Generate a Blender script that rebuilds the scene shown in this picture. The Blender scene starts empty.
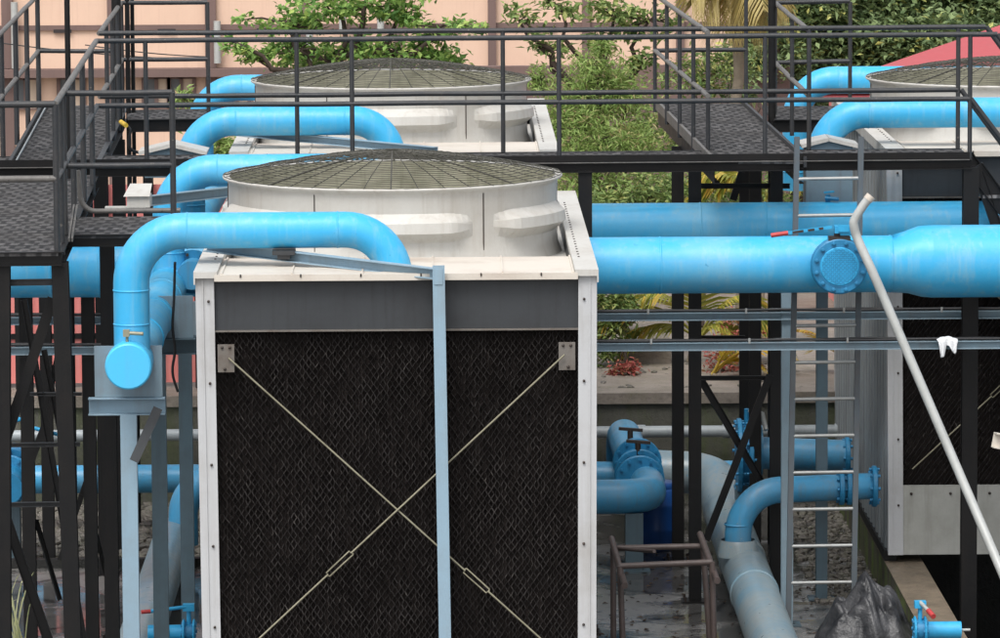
import bpy, math, random
from mathutils import Vector, Matrix, noise
random.seed(7)
R = math.radians
V = Vector
# ------------------------------------------------------------------ scene, camera
sc = bpy.context.scene
world = bpy.data.worlds.new("World"); sc.world = world; world.use_nodes = True
H = 8.45
CAMROT = Matrix.Rotation(R(-0.66), 3, 'Z') @ Matrix.Rotation(R(90 - 6.72), 3, 'X') @ Matrix.Rotation(R(-0.30), 3, 'Z')
cam_d = bpy.data.cameras.new("camera"); cam = bpy.data.objects.new("camera", cam_d)
sc.collection.objects.link(cam); sc.camera = cam
cam_d.sensor_width = 36; cam_d.lens = 180; cam_d.clip_start = 0.5; cam_d.clip_end = 3000
cam.matrix_world = Matrix.Translation((0, 0, H)) @ CAMROT.to_4x4()
CP = V((0, 0, H))

def ray(px, py):
    return CAMROT @ V(((px - 500) / 5000, -(py - 319) / 5000, -1))
def PY(px, py, y):            # point of the place at depth y
    d = ray(px, py); return CP + d * (y / d.y)
def PZ(px, py, z):            # point of the place at height z
    d = ray(px, py); return CP + d * ((z - H) / d.z)
WA = R(1.57)                  # the walkways stand slightly turned from the towers
WN = V((-math.sin(WA), math.cos(WA), 0)); WX = V((math.cos(WA), math.sin(WA), 0))
def PW(px, py, v):
    d = ray(px, py); return CP + d * (v / d.dot(WN))

# ------------------------------------------------------------------ materials
def lin(c):
    return tuple(((x / 255) / 12.92 if x / 255 <= 0.04045 else ((x / 255 + 0.055) / 1.055) ** 2.4) for x in c) + (1,)
class NB:
    def __init__(s, name):
        s.m = bpy.data.materials.new(name); s.m.use_nodes = True; s.t = s.m.node_tree; s.n = s.t.nodes; s.l = s.t.links
        s.b = s.n['Principled BSDF']; s.co = s.n.new('ShaderNodeTexCoord')
    def node(s, kind, **kw):
        n = s.n.new(kind)
        for k, v in kw.items():
            if k in n.inputs.keys() if isinstance(k, str) else False: n.inputs[k].default_value = v
            else: setattr(n, k, v)
        return n
    def map(s, sc_=(1, 1, 1), src='Object', rot=(0, 0, 0)):
        n = s.n.new('ShaderNodeMapping'); n.inputs['Scale'].default_value = sc_; n.inputs['Rotation'].default_value = rot
        s.l.new(s.co.outputs[src], n.inputs[0]); return n.outputs[0]
    def noise(s, scale, detail=4, rough=.55, vec=None, dist=0):
        n = s.n.new('ShaderNodeTexNoise'); n.inputs['Scale'].default_value = scale; n.inputs['Detail'].default_value = detail
        n.inputs['Roughness'].default_value = rough; n.inputs['Distortion'].default_value = dist
        s.l.new(vec if vec else s.co.outputs['Object'], n.inputs['Vector']); return n.outputs['Fac']
    def ramp(s, fac, a, b, ca=(0, 0, 0, 1), cb=(1, 1, 1, 1)):
        n = s.n.new('ShaderNodeValToRGB'); e = n.color_ramp.elements
        e[0].position = a; e[1].position = b; e[0].color = ca; e[1].color = cb
        s.l.new(fac, n.inputs[0]); return n.outputs[0]
    def mix(s, fac, a, b, mode='MIX'):
        n = s.n.new('ShaderNodeMix'); n.data_type = 'RGBA'; n.blend_type = mode
        for i, v in ((0, fac), (6, a), (7, b)):
            if isinstance(v, (int, float)): n.inputs[i].default_value = v
            elif isinstance(v, tuple): n.inputs[i].default_value = v
            else: s.l.new(v, n.inputs[i])
        return n.outputs[2]
    def math(s, op, a, b=0.):
        n = s.n.new('ShaderNodeMath'); n.operation = op
        for i, v in ((0, a), (1, b)):
            if isinstance(v, (int, float)): n.inputs[i].default_value = v
            else: s.l.new(v, n.inputs[i])
        return n.outputs[0]
    def bump(s, h, strength=.3, dist=.01):
        n = s.n.new('ShaderNodeBump'); n.inputs['Strength'].default_value = strength; n.inputs['Distance'].default_value = dist
        s.l.new(h, n.inputs['Height']); s.l.new(n.outputs[0], s.b.inputs['Normal'])
    def out(s, col=None, rough=None, metal=None, spec=None):
        for k, v in (('Base Color', col), ('Roughness', rough), ('Metallic', metal), ('Specular IOR Level', spec)):
            if v is None: continue
            if isinstance(v, (int, float, tuple)): s.b.inputs[k].default_value = v
            else: s.l.new(v, s.b.inputs[k])
        return s.m

def paint(name, c, dirt=(90, 80, 65), amt=.35, rough=.5, scale=2.5, streak=True, bump=.08, spec=.5, chip=None, chipamt=.5, metal=0.):
    b = NB(name)
    big = b.ramp(b.noise(scale, 6, .65), .45, .8)
    col = b.mix(b.math('MULTIPLY', big, amt), lin(c), lin(dirt))
    if streak:
        st = b.ramp(b.noise(1., 5, .6, b.map((14, 14, .8))), .52, .78)
        col = b.mix(b.math('MULTIPLY', st, amt * .8), col, lin(dirt))
    fine = b.noise(60, 3, .6)
    col = b.mix(b.math('MULTIPLY', fine, .12), col, lin(tuple(x * .6 for x in c)))
    if chip:
        ch = b.ramp(b.noise(22, 5, .7), .5 + .12 * (1 - chipamt), .62 + .1 * (1 - chipamt))
        col = b.mix(ch, col, lin(chip))
    ro = b.math('ADD', b.math('MULTIPLY', b.noise(8, 4), .25), rough - .12)
    b.bump(b.math('ADD', b.noise(35, 4), b.math('MULTIPLY', b.noise(3, 2), 2.)), bump, .01)
    return b.out(col, ro, metal, spec)

M = {}
M['blue'] = paint('blue_pipe_paint', (58, 172, 222), (140, 184, 200), .7, .44, 1.3, bump=.06, chip=(38, 128, 172), chipamt=-.25)
M['blue_dull'] = paint('aged_blue_pipe_paint', (70, 154, 198), (116, 124, 124), .65, .38, 2.2, bump=.1, chip=(150, 160, 160), chipamt=-.2)
M['blue_grey_pipe'] = paint('grey_weathered_blue_pipe', (140, 152, 155), (85, 140, 168), .75, .32, 1.8, bump=.1, chip=(60, 140, 175), chipamt=.15)
M['blue_valve'] = paint('blue_valve_paint', (40, 130, 176), (24, 72, 98), .5, .45, 6, bump=.15, chip=(150, 165, 170), chipamt=-.6)
M['blue_cover'] = paint('blue_cover_paint', (50, 165, 215), (20, 70, 110), .25, .5, 6, bump=.1)
M['cap_blue'] = paint('blue_end_cap', (74, 190, 238), (110, 150, 170), .2, .4, 2, bump=.03)
M['gal'] = paint('blue_grey_steel_paint', (128, 150, 162), (112, 84, 62), .35, .5, 3, bump=.08, chip=(92, 66, 50), chipamt=-.5)
M['gal_light'] = paint('pale_blue_steel_paint', (140, 166, 182), (120, 112, 100), .28, .5, 3, bump=.08, chip=(95, 78, 66), chipamt=-.6)
M['gal_dark'] = paint('dark_blue_grey_steel_paint', (82, 102, 112), (60, 55, 50), .4, .5, 3, bump=.08)
M['white'] = paint('white_tower_fibreglass', (196, 194, 188), (140, 124, 104), .42, .5, 1.3, bump=.06)
M['white_post'] = paint('white_corner_post', (186, 187, 188), (130, 120, 104), .35, .5, 2.0, bump=.06)
M['cream'] = paint('stained_cream_cover', (208, 200, 188), (138, 108, 84), .62, .55, 1.1, streak=False, bump=.15)
M['black'] = paint('black_steel_paint', (15, 15, 16), (38, 32, 28), .35, .5, 4, bump=.12, spec=.3)
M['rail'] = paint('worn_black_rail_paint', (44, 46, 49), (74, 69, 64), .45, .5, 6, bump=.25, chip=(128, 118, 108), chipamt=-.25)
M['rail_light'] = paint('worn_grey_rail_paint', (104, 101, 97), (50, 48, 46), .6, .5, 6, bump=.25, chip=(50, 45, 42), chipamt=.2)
M['panel_dark'] = paint('charcoal_panel', (54, 57, 60), (34, 33, 34), .7, .5, 1.6, bump=.06, chip=(96, 92, 88), chipamt=-.8)
M['ladder'] = paint('dull_grey_ladder_steel', (84, 93, 99), (88, 74, 64), .5, .5, 5, bump=.12, chip=(88, 70, 58), chipamt=-.3)
M['alu'] = paint('dull_galvanised_steel', (158, 160, 158), (105, 92, 80), .4, .42, 5, bump=.1, metal=.35)
M['gusset'] = paint('stained_steel_plate', (112, 107, 101), (84, 70, 58), .7, .5, 8, bump=.1, chip=(70, 60, 50), chipamt=-.2)
M['rod'] = paint('dirty_galvanised_rod', (148, 143, 122), (90, 84, 60), .5, .45, 6, bump=.1, metal=.2)
M['bolt'] = paint('dark_bolt', (48, 42, 38), (90, 60, 40), .4, .5, 9, bump=.1)
M['wire'] = paint('mossy_grille_wire', (72, 70, 62), (48, 50, 36), .7, .6, 3, streak=False, bump=0.05)
M['inside'] = paint('mossy_shroud_inside', (162, 160, 140), (86, 86, 60), .9, .7, 2.2, bump=.1)
M['pvc'] = paint('white_plastic_pipe', (176, 178, 175), (104, 104, 98), .3, .35, 4, bump=.04)
M['pvc_grey'] = paint('grey_plastic_pipe', (158, 165, 168), (80, 85, 85), .5, .4, 3, bump=.04)
M['side'] = paint('grey_corrugated_sheet', (150, 156, 158), (96, 90, 82), .5, .5, 1.5, bump=.06)
M['basin'] = paint('grey_basin_panel', (172, 172, 166), (110, 110, 96), .5, .5, 1.8, bump=.06)
M['rubber'] = paint('black_cable', (26, 26, 28), (50, 50, 50), .3, .5, 8, streak=False, bump=.05)
M['red_grip'] = paint('red_grip', (190, 62, 62), (90, 50, 50), .4, .5, 8, streak=False)
M['yellow'] = paint('yellow_plastic', (214, 178, 60), (120, 100, 60), .3, .5, 8, streak=False)
M['moss_wall'] = None
M['brown_steel'] = paint('brown_rusty_steel', (84, 72, 68), (50, 42, 38), .6, .5, 5, bump=.2)
M['red'] = paint('faded_red_roof_sheet', (172, 80, 84), (150, 96, 94), .4, .55, .8, bump=.05)
M['red_fence'] = paint('faded_red_fence_sheet', (230, 134, 128), (214, 156, 148), .6, .55, .8, bump=.05)
M['peach'] = paint('peach_wall_paint', (222, 190, 168), (192, 158, 138), .4, .8, .5, bump=.03, spec=.2)
M['brown_trim'] = paint('brown_wall_trim', (120, 100, 95), (96, 82, 78), .5, .8, .8, bump=.05, spec=.2)
M['glass'] = paint('grey_window_glass', (96, 100, 104), (60, 64, 68), .4, .15, .6, streak=False, bump=0.)
M['curtain'] = paint('pale_shutter', (200, 180, 160), (150, 130, 112), .4, .7, 2, bump=.05)
M['shadow_slot'] = paint('dark_vent', (52, 46, 46), (40, 36, 36), .3, .8, 3)
M['bark'] = paint('dark_bark', (74, 64, 56), (40, 34, 30), .7, .9, 5, bump=.6, spec=.2)
M['palm_bark'] = paint('pale_palm_bark', (140, 128, 112), (90, 80, 68), .6, .9, 5, bump=.5, spec=.2)
M['drum'] = paint('blue_plastic_drum', (22, 72, 138), (15, 40, 80), .4, .4, 3)
M['cloth'] = paint('white_cloth', (226, 228, 230), (150, 150, 150), .3, .9, 5, streak=False, bump=.2, spec=.1)
M['fan'] = paint('fan_blade', (120, 122, 118), (70, 72, 60), .6, .5, 3)

def tarp():
    b = NB('black_tarpaulin')
    b.bump(b.math('ADD', b.noise(9, 4), b.math('MULTIPLY', b.noise(60, 3), .15)), .7, .03)
    return b.out(b.mix(b.ramp(b.noise(4, 5), .4, .75), lin((30, 31, 34)), lin((78, 78, 80))), b.math('ADD', b.math('MULTIPLY', b.noise(6), .3), .28))
M['tarp'] = tarp()

def fillmat():
    b = NB('black_plastic_fill')
    n1 = b.ramp(b.noise(1., 3, .6, b.map((44, 8, 13))), .56, .74)
    n2 = b.ramp(b.noise(1.1, 4, .6), .35, .7)
    col = b.mix(n1, lin((46, 43, 42)), lin((84, 80, 76)))
    col = b.mix(b.math('MULTIPLY', n2, .65), col, lin((24, 22, 22)))
    return b.out(col, .8, 0., .12)
M['fill'] = fillmat()
M['fill_core'] = paint('black_fill_depth', (62, 56, 54), (70, 64, 60), .3, .7, 4, spec=.1)

def grating():
    b = NB('steel_floor_grating')
    br = b.n.new('ShaderNodeTexBrick'); br.inputs['Scale'].default_value = 1.
    br.inputs['Brick Width'].default_value = .12; br.inputs['Row Height'].default_value = .2; br.inputs['Mortar Size'].default_value = .03; br.inputs['Mortar Smooth'].default_value = .6
    br.inputs['Color1'].default_value = lin((128, 126, 126)); br.inputs['Color2'].default_value = lin((92, 91, 92)); br.inputs['Mortar'].default_value = lin((56, 56, 58))
    nz = b.n.new('ShaderNodeTexNoise'); nz.inputs['Scale'].default_value = 5; b.l.new(b.co.outputs['Object'], nz.inputs['Vector'])
    mp = b.n.new('ShaderNodeVectorMath'); mp.operation = 'MULTIPLY_ADD'; b.l.new(nz.outputs['Color'], mp.inputs[0]); mp.inputs[1].default_value = (.07, .16, 0)
    b.l.new(b.co.outputs['Object'], mp.inputs[2]); b.l.new(mp.outputs[0], br.inputs['Vector'])
    n1 = b.ramp(b.noise(1., 4, .8, b.map((16, 7, 5))), .42, .64)
    n2 = b.ramp(b.noise(1.2, 4, .6), .35, .7)
    col = b.mix(b.math('MULTIPLY', n1, .55), br.outputs['Color'], lin((50, 50, 52)))
    col = b.mix(b.math('MULTIPLY', n2, .35), col, lin((70, 66, 62)))
    b.bump(b.noise(60, 4), .4, .004)
    return b.out(col, b.math('ADD', b.math('MULTIPLY', b.noise(5), .3), .35))
M['grating'] = grating()

def groundmat():
    b = NB('wet_concrete_ground')
    pud = b.ramp(b.noise(.9, 6, .62, None, .6), .38, .52)
    n2 = b.noise(6, 8, .7)
    col = b.mix(n2, lin((84, 82, 80)), lin((138, 135, 131)))
    col = b.mix(b.math('MULTIPLY', pud, .75), col, lin((70, 69, 68)))
    spots = b.ramp(b.noise(9, 6, .75), .57, .64)
    col = b.mix(spots, col, lin((24, 23, 22)))
    vo = b.n.new('ShaderNodeTexVoronoi'); vo.feature = 'DISTANCE_TO_EDGE'; vo.inputs['Scale'].default_value = .45
    b.l.new(b.co.outputs['Object'], vo.inputs['Vector'])
    crack = b.ramp(vo.outputs['Distance'], .004, .02, (1, 1, 1, 1), (0, 0, 0, 1))
    col = b.mix(b.math('MULTIPLY', crack, .8), col, lin((22, 21, 20)))
    rough = b.math('SUBTRACT', b.math('ADD', b.math('MULTIPLY', n2, .25), .22), b.math('MULTIPLY', pud, .26))
    b.bump(b.math('MULTIPLY', b.math('ADD', b.noise(18, 6, .7), b.math('MULTIPLY', b.noise(2, 3), 1.5)), b.math('SUBTRACT', 1.06, pud)), .3, .015)
    return b.out(col, b.math('MAXIMUM', rough, .07), 0., .9)
M['ground'] = groundmat()

def concrete(name, c1, c2, green=None, gam=.5, sc_=1.):
    b = NB(name)
    col = b.mix(b.ramp(b.noise(1.4 * sc_, 8, .7), .3, .7), lin(c1), lin(c2))
    if green:
        g = b.ramp(b.noise(1., 6, .7, b.map((3 * sc_, 3 * sc_, .7 * sc_))), .45, .68)
        col = b.mix(b.math('MULTIPLY', g, gam), col, lin(green))
    col = b.mix(b.math('MULTIPLY', b.ramp(b.noise(25, 4, .7), .5, .7), .4), col, lin(tuple(x * .5 for x in c1)))
    b.bump(b.noise(12, 8, .75), .5, .03)
    return b.out(col, b.math('ADD', b.math('MULTIPLY', b.noise(4), .4), .45))
M['terrace'] = concrete('dirty_concrete_terrace', (150, 140, 130), (112, 104, 96), (104, 100, 70), .35)
M['wall_moss'] = concrete('mossy_retaining_wall', (98, 96, 88), (70, 70, 62), (70, 84, 34), .75)
M['curb_moss'] = concrete('mossy_curb_concrete', (104, 98, 86), (78, 76, 60), (120, 148, 44), 1., 1.3)
M['curb_top'] = concrete('brown_curb_concrete', (134, 120, 102), (92, 82, 68), None, 0, 2.)
M['pit'] = concrete('dark_concrete_and_pit_shade', (30, 29, 27), (18, 18, 17), (26, 32, 16), .5)  # dark concrete; in the pit its colour stands for shadow under the structure
M['stone'] = concrete('gravel_stone', (128, 122, 114), (70, 66, 62), (90, 100, 60), .3, 3.)
M['earth'] = concrete('brown_earth', (104, 88, 70), (70, 62, 48), (70, 84, 40), .7)

def leafmat(name, c1, c2, c3, trans=.25, p3=.75):
    b = NB(name)
    g = b.n.new('ShaderNodeNewGeometry')
    n = b.n.new('ShaderNodeValToRGB'); e = n.color_ramp.elements
    e[0].position = 0; e[0].color = lin(c1); e[1].position = p3; e[1].color = lin(c2)
    k = e.new(1.); k.color = lin(c3)
    b.l.new(g.outputs['Random Per Island'], n.inputs[0])
    col = n.outputs[0]
    b.out(col, .5, 0., .3)
    tr = b.n.new('ShaderNodeBsdfTranslucent'); b.l.new(col, tr.inputs['Color'])
    mx = b.n.new('ShaderNodeMixShader'); mx.inputs[0].default_value = trans
    b.l.new(b.b.outputs[0], mx.inputs[1]); b.l.new(tr.outputs[0], mx.inputs[2])
    b.l.new(mx.outputs[0], b.n['Material Output'].inputs['Surface'])
    return b.m
M['leaf_broad'] = leafmat('broad_green_leaves', (76, 114, 56), (142, 176, 94), (186, 204, 116), .35)
M['leaf_fine'] = leafmat('feathery_green_leaves', (112, 138, 72), (162, 184, 108), (176, 156, 118), .35, .8)
M['leaf_dark'] = leafmat('dark_tree_leaves', (78, 98, 64), (142, 160, 108), (204, 198, 112), .25, .9)
M['leaf_sparse'] = leafmat('sparse_green_leaves', (82, 106, 58), (138, 158, 92), (176, 174, 110), .3)
M['leaf_palm'] = leafmat('yellow_green_fronds', (116, 128, 50), (176, 172, 84), (208, 176, 84), .35, .6)
M['leaf_palm_yellow'] = leafmat('yellow_fronds', (178, 158, 50), (208, 178, 76), (206, 150, 60), .35, .6)
M['leaf_palm_dry'] = leafmat('dry_palm_fronds', (150, 132, 78), (186, 170, 108), (126, 110, 70), .3, .6)
M['leaf_red'] = leafmat('pinkish_red_leaves', (150, 74, 70), (196, 116, 104), (120, 116, 66), .3, .7)
M['grass'] = leafmat('pale_grass', (150, 156, 110), (190, 190, 150), (120, 140, 70), .3)

# ------------------------------------------------------------------ mesh helpers
class MB:
    def __init__(s): s.v = []; s.f = []; s.sm = []
    def add(s, vs, fs, smooth=False):
        o = len(s.v); s.v += [tuple(p) for p in vs]; s.f += [tuple(i + o for i in f) for f in fs]; s.sm += [smooth] * len(fs); return s
    def box(s, a, b):
        x0, y0, z0 = (min(a[i], b[i]) for i in range(3)); x1, y1, z1 = (max(a[i], b[i]) for i in range(3))
        return s.add([(x0, y0, z0), (x1, y0, z0), (x1, y1, z0), (x0, y1, z0), (x0, y0, z1), (x1, y0, z1), (x1, y1, z1), (x0, y1, z1)],
              [(0, 3, 2, 1), (4, 5, 6, 7), (0, 1, 5, 4), (1, 2, 6, 5), (2, 3, 7, 6), (3, 0, 4, 7)])
    def prof(s, pts, p0, p1, up=(0, 0, 1)):      # extrude a closed 2D profile (side, up) from p0 to p1
        p0 = V(p0); p1 = V(p1); d = (p1 - p0).normalized(); up = V(up)
        if abs(d.dot(up)) > .99: up = V((0, 1, 0))
        si = d.cross(up).normalized(); u = si.cross(d).normalized(); n = len(pts)
        vs = [p0 + si * a + u * b for a, b in pts] + [p1 + si * a + u * b for a, b in pts]
        fs = [(i, (i + 1) % n, n + (i + 1) % n, n + i) for i in range(n)] + [tuple(range(n))[::-1], tuple(range(n, 2 * n))]
        return s.add(vs, fs)
    def bar(s, p0, p1, w, h, up=(0, 0, 1)):
        return s.prof([(-w/2, -h/2), (w/2, -h/2), (w/2, h/2), (-w/2, h/2)], p0, p1, up)
    def chan(s, p0, p1, w, h, t=.008, up=(0, 0, 1), flip=1):   # C channel, open to the side
        a = flip
        return s.prof([(-a*w/2, -h/2), (a*w/2, -h/2), (a*w/2, -h/2+t), (-a*w/2+a*t, -h/2+t), (-a*w/2+a*t, h/2-t), (a*w/2, h/2-t), (a*w/2, h/2), (-a*w/2, h/2)], p0, p1, up)
    def ibeam(s, p0, p1, w, h, t=.012, up=(0, 0, 1)):
        return s.prof([(-w/2, -h/2), (w/2, -h/2), (w/2, -h/2+t), (t/2, -h/2+t), (t/2, h/2-t), (w/2, h/2-t), (w/2, h/2), (-w/2, h/2), (-w/2, h/2-t), (-t/2, h/2-t), (-t/2, -h/2+t), (-w/2, -h/2+t)], p0, p1, up)
    def tube(s, path, r, n=10, caps=True, smooth=True):
        P = [V(p) for p in path]; k = len(P); rs = r if isinstance(r, (list, tuple)) else [r] * k
        T = []
        for i in range(k):
            a = P[max(0, i - 1)]; b = P[min(k - 1, i + 1)]; T.append((b - a).normalized())
        u = T[0].orthogonal().normalized(); vs = []
        for i in range(k):
            u = (u - T[i] * u.dot(T[i])).normalized(); w = T[i].cross(u)
            for j in range(n):
                a = 2 * math.pi * j / n; vs.append(P[i] + (u * math.cos(a) + w * math.sin(a)) * rs[i])
        fs = [(i*n + j, i*n + (j+1) % n, (i+1)*n + (j+1) % n, (i+1)*n + j) for i in range(k-1) for j in range(n)]
        s.add(vs, fs, smooth)
        if caps:
            s.add(vs[:n], [tuple(range(n))[::-1]]); s.add(vs[-n:], [tuple(range(n))])
        return s
    def cyl(s, p0, p1, r, n=16): return s.tube([p0, p1], r, n)
    def lathe(s, prof, c, n=48, axis='Z', smooth=True):
        vs = []; k = len(prof)
        for j in range(n):
            a = 2*math.pi*j/n
            for (r, h) in prof:
                p = (r*math.cos(a), r*math.sin(a), h)
                if axis == 'Y': p = (p[0], h, p[1])
                if axis == 'X': p = (h, p[0], p[1])
                vs.append((c[0]+p[0], c[1]+p[1], c[2]+p[2]))
        fs = [(j*k+i, ((j+1) % n)*k+i, ((j+1) % n)*k+i+1, j*k+i+1) for j in range(n) for i in range(k-1)]
        return s.add(vs, fs, smooth)
    def mesh(s, name, mat):
        me = bpy.data.meshes.new(name); me.from_pydata(s.v, [], s.f)
        me.polygons.foreach_set('use_smooth', s.sm); me.materials.append(mat); me.update(); return me

ORG = {}
def link(o): sc.collection.objects.link(o); return o
def thing(name, label, cat, loc, group=None):
    o = link(bpy.data.objects.new(name, None)); o.location = loc; o.empty_display_size = .3
    o['label'] = label; o['category'] = cat
    if group: o['group'] = group
    ORG[o.name] = V(loc); return o
def part(name, mb, mat, parent, label=None):
    org = ORG[parent.name]; mb.v = [tuple(V(p) - org) for p in mb.v]
    o = link(bpy.data.objects.new(name, mb.mesh(name, mat))); o.parent = parent; ORG[o.name] = org
    if label: o['label'] = label
    return o
def solo(name, mb, mat, label, cat, group=None, kind=None, loc=None):
    if loc is None:
        xs = [p[0] for p in mb.v]; ys = [p[1] for p in mb.v]; zs = [p[2] for p in mb.v]
        loc = V(((min(xs)+max(xs))/2, (min(ys)+max(ys))/2, min(zs)))
    mb.v = [tuple(V(p) - V(loc)) for p in mb.v]
    o = link(bpy.data.objects.new(name, mb.mesh(name, mat))); o.location = loc; ORG[o.name] = V(loc)
    if label: o['label'] = label
    if cat: o['category'] = cat
    if group: o['group'] = group
    if kind: o['kind'] = kind
    return o
def copy_tree(o, off, label=None, parent=None):
    c = link(o.copy())
    if parent is None:
        c.location = o.location + V(off); c['label'] = label
        ORG[c.name] = ORG[o.name] + V(off)
    else: c.parent = parent; ORG[c.name] = ORG[parent.name]
    for ch in list(o.children): copy_tree(ch, off, None, c)
    return c
def fillet(pts, rad, seg=8):
    P = [V(p) for p in pts]; out = [P[0]]
    for i in range(1, len(P)-1):
        a = (P[i-1]-P[i]); b = (P[i+1]-P[i]); r = min(rad, a.length*.49 if i > 1 else a.length*.95, b.length*.49 if i < len(P)-2 else b.length*.95)
        an = a.normalized(); bn = b.normalized(); ang = an.angle(bn); t = r  # tangent length
        q0 = P[i]+an*t; q1 = P[i]+bn*t
        rr = t*math.tan(ang/2); bis = (an+bn).normalized(); c = P[i]+bis*(t/math.cos(ang/2))
        v0 = q0-c; v1 = q1-c; th = v0.angle(v1)
        for k in range(seg+1):
            f = k/seg; out.append(c + (v0*math.sin((1-f)*th)+v1*math.sin(f*th))/math.sin(th))
    out.append(P[-1]); return out

# ------------------------------------------------------------------ THE GROUND
YW = 54.5                                   # the retaining wall at the back
def quad_sheet(name, vs, fs, mat): return solo(name, MB().add(vs, fs), mat, None, None, kind='structure', loc=V((0, 0, 0)))
pitx0 = PZ(912, 620, 0).x; pitx1 = pitx0 + 4.2; pity0, pity1 = 43.6, 54.0
xs = [-900, pitx0, pitx1, 900]; ys = [-300, pity0, pity1, 1500]
gv = [(x, y, 0 if y < 1000 else 0) for y in ys for x in xs]
gf = [(j*4+i, j*4+i+1, j*4+i+5, j*4+i+4) for j in range(3) for i in range(3) if not (i == 1 and j == 1)]
quad_sheet('ground', gv, gf, M['ground'])
pb = MB(); D = -1.7  # pit added with dark lining, in place of the shadow under the structure
c = [(pitx0, pity0), (pitx1, pity0), (pitx1, pity1), (pitx0, pity1)]
pb.add([(x, y, 0) for x, y in c] + [(x, y, D) for x, y in c], [(0, 4, 5, 1), (1, 5, 6, 2), (2, 6, 7, 3), (3, 7, 4, 0), (4, 7, 6, 5)])
solo('added_shade_pit', pb, M['pit'], None, None, kind='structure', loc=V((0, 0, 0)))
ZT = PY(700, 392, YW).z                     # terrace level
tv = []; 
prof = [(YW+.28, ZT-.02), (60, ZT-.03), (66, ZT-.5), (78, -1.2+1.4), (200, .15)]
for (y, z) in prof: tv += [(-400, y, z), (400, y, z)]
quad_sheet('terrace_ground', tv, [(2*i, 2*i+1, 2*i+3, 2*i+2) for i in range(len(prof)-1)], M['terrace'])
rw = thing('retaining_wall', 'mossy grey concrete retaining wall with a pale coping behind the pipes', 'wall', (0, YW, 0))
part('wall_face', MB().box((-60, YW, 0.0), (60, YW+.3, ZT-.12)), M['wall_moss'], rw)
part('coping', MB().box((-60, YW-.05, ZT-.12), (60, YW+.38, ZT)), M['terrace'], rw)

# ------------------------------------------------------------------ COOLING TOWERS
YF = 38.9
xL = PY(195.5, 300, YF).x; xR = PY(597, 300, YF).x; zT = PY(400, 274, YF).z; LT = 6.65
W1 = xR - xL; zB = 0.30
TX = (xL + xR)/2
t1 = thing('cooling_tower', 'near white cooling tower whose black louvre face fills the centre foreground', 'cooling tower', (TX, YF + LT/2, zB), 'white induced draft cooling towers')
# corner posts (L section) leaning slightly
zb_px = PY(202.6, 638, YF)
sl = (zb_px.x - xL)/(zb_px.z - zT)
def post(xa, s, y):      # s=+1: flange runs to +x
    top = V((xa, y, zT-.01)); k = sl*s
    bot = V((xa + (k*(zB - zT))*(.9 if s > 0 else .6), y, zB))
    yy = 1 if y < YF+1 else -1
    w = .145; t = .012; pts = []
    m = MB()
    def sec(p): return [p, p+V((s*w, 0, 0)), p+V((s*w, yy*t, 0)), p+V((s*.05, yy*t, 0)), p+V((s*.05, yy*-.012+yy*.03, 0)), p+V((s*t, yy*.03, 0)), p+V((s*t, yy*.15, 0)), p+V((0, yy*.15, 0))]
    a = sec(top); b = sec(bot); n = len(a)
    m.add(a+b, [(i, (i+1) % n, n+(i+1) % n, n+i) for i in range(n)]+[tuple(range(n)), tuple(range(n, 2*n))[::-1]])
    # raised bead along the flange
    m.bar(top+V((s*.055, -yy*.004, 0)), bot+V((s*.055, -yy*.004, 0)), .012, .012)
    return m, top, bot
for (xa, s, y) in ((xL, 1, YF), (xR, -1, YF), (xL, 1, YF+LT), (xR, -1, YF+LT)):
    m, top, bot = post(xa, s, y)
    p = part('corner_post', m, M['white_post'], t1)
    if y == YF:
        for k in range(6):
            f = .05 + k*.165; q = top.lerp(bot, f) + V((s*.1, -.004, 0))
            part('bolt', MB().lathe([(0, -.012), (.011, -.01), (.011, .006)], q, 8, 'Y'), M['bolt'], p)
# front panel and sills
zP0 = PY(400, 280, YF+.05).z; zP1 = PY(400, 329, YF+.05).z
part('upper_panel', MB().box((xL+.13, YF+.05, zP1), (xR-.13, YF+.07, zP0)), M['panel_dark'], t1)
part('sill', MB().box((xL+.14, YF+.015, zP1-.012), (xR-.14, YF+.075, zP1)), M['gusset'], t1)
part('upper_panel', MB().box((xL+.13, YF+LT-.07, zP1), (xR-.13, YF+LT-.05, zP0)), M['panel_dark'], t1)
# fill: a sheet of staggered cells, really modelled
def fill_sheet(y):
    cw, per, amp = .0255, .070, .0098; x0, x1 = xL+.125, xR-.125; z0, z1 = zB+.62, zP1-.02
    ns = int((x1-x0)/cw); nz = int((z1-z0)/(per/2)); m = MB(); rn = random.Random(4)
    for k in range(ns+1):
        fr = []; sg = 1 if k % 2 else -1
        for j in range(nz+1):
            z = z0+(z1-z0)*j/nz; xx = x0+k*cw
            x = xx+sg*amp*(1 if j % 2 else -1)+rn.gauss(0, .0026)+.010*noise.noise(V((xx*2.5, 0, z*2)))
            yy = y+rn.uniform(-.012, .012)-.012*noise.noise(V((xx*2.2, 5, z*1.8)))
            w = max(.0012, .0024+.0035*noise.noise(V((xx*14, 2, z*5)))+rn.uniform(-.001, .001))
            fr.append((x, yy, z, w))
        vs = []
        for (x, yy, z, w) in fr: vs += [(x-w, yy, z), (x+w, yy, z), (x-w*.3, yy+.055, z), (x+w*.3, yy+.055, z)]
        fs = []
        for j in range(len(fr)-1):
            a, b = 4*j, 4*j+4
            fs += [(a, a+1, b+1, b), (a+1, a+3, b+3, b+1), (a+2, a, b, b+2)]
        m.add(vs, fs)
    return m
ff = part('fill_face', fill_sheet(YF+.085), M['fill'], t1)
part('fill_core', MB().box((xL+.11, YF+.145, zB+.6), (xR-.11, YF+.16, zP1)), M['fill_core'], t1)
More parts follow.
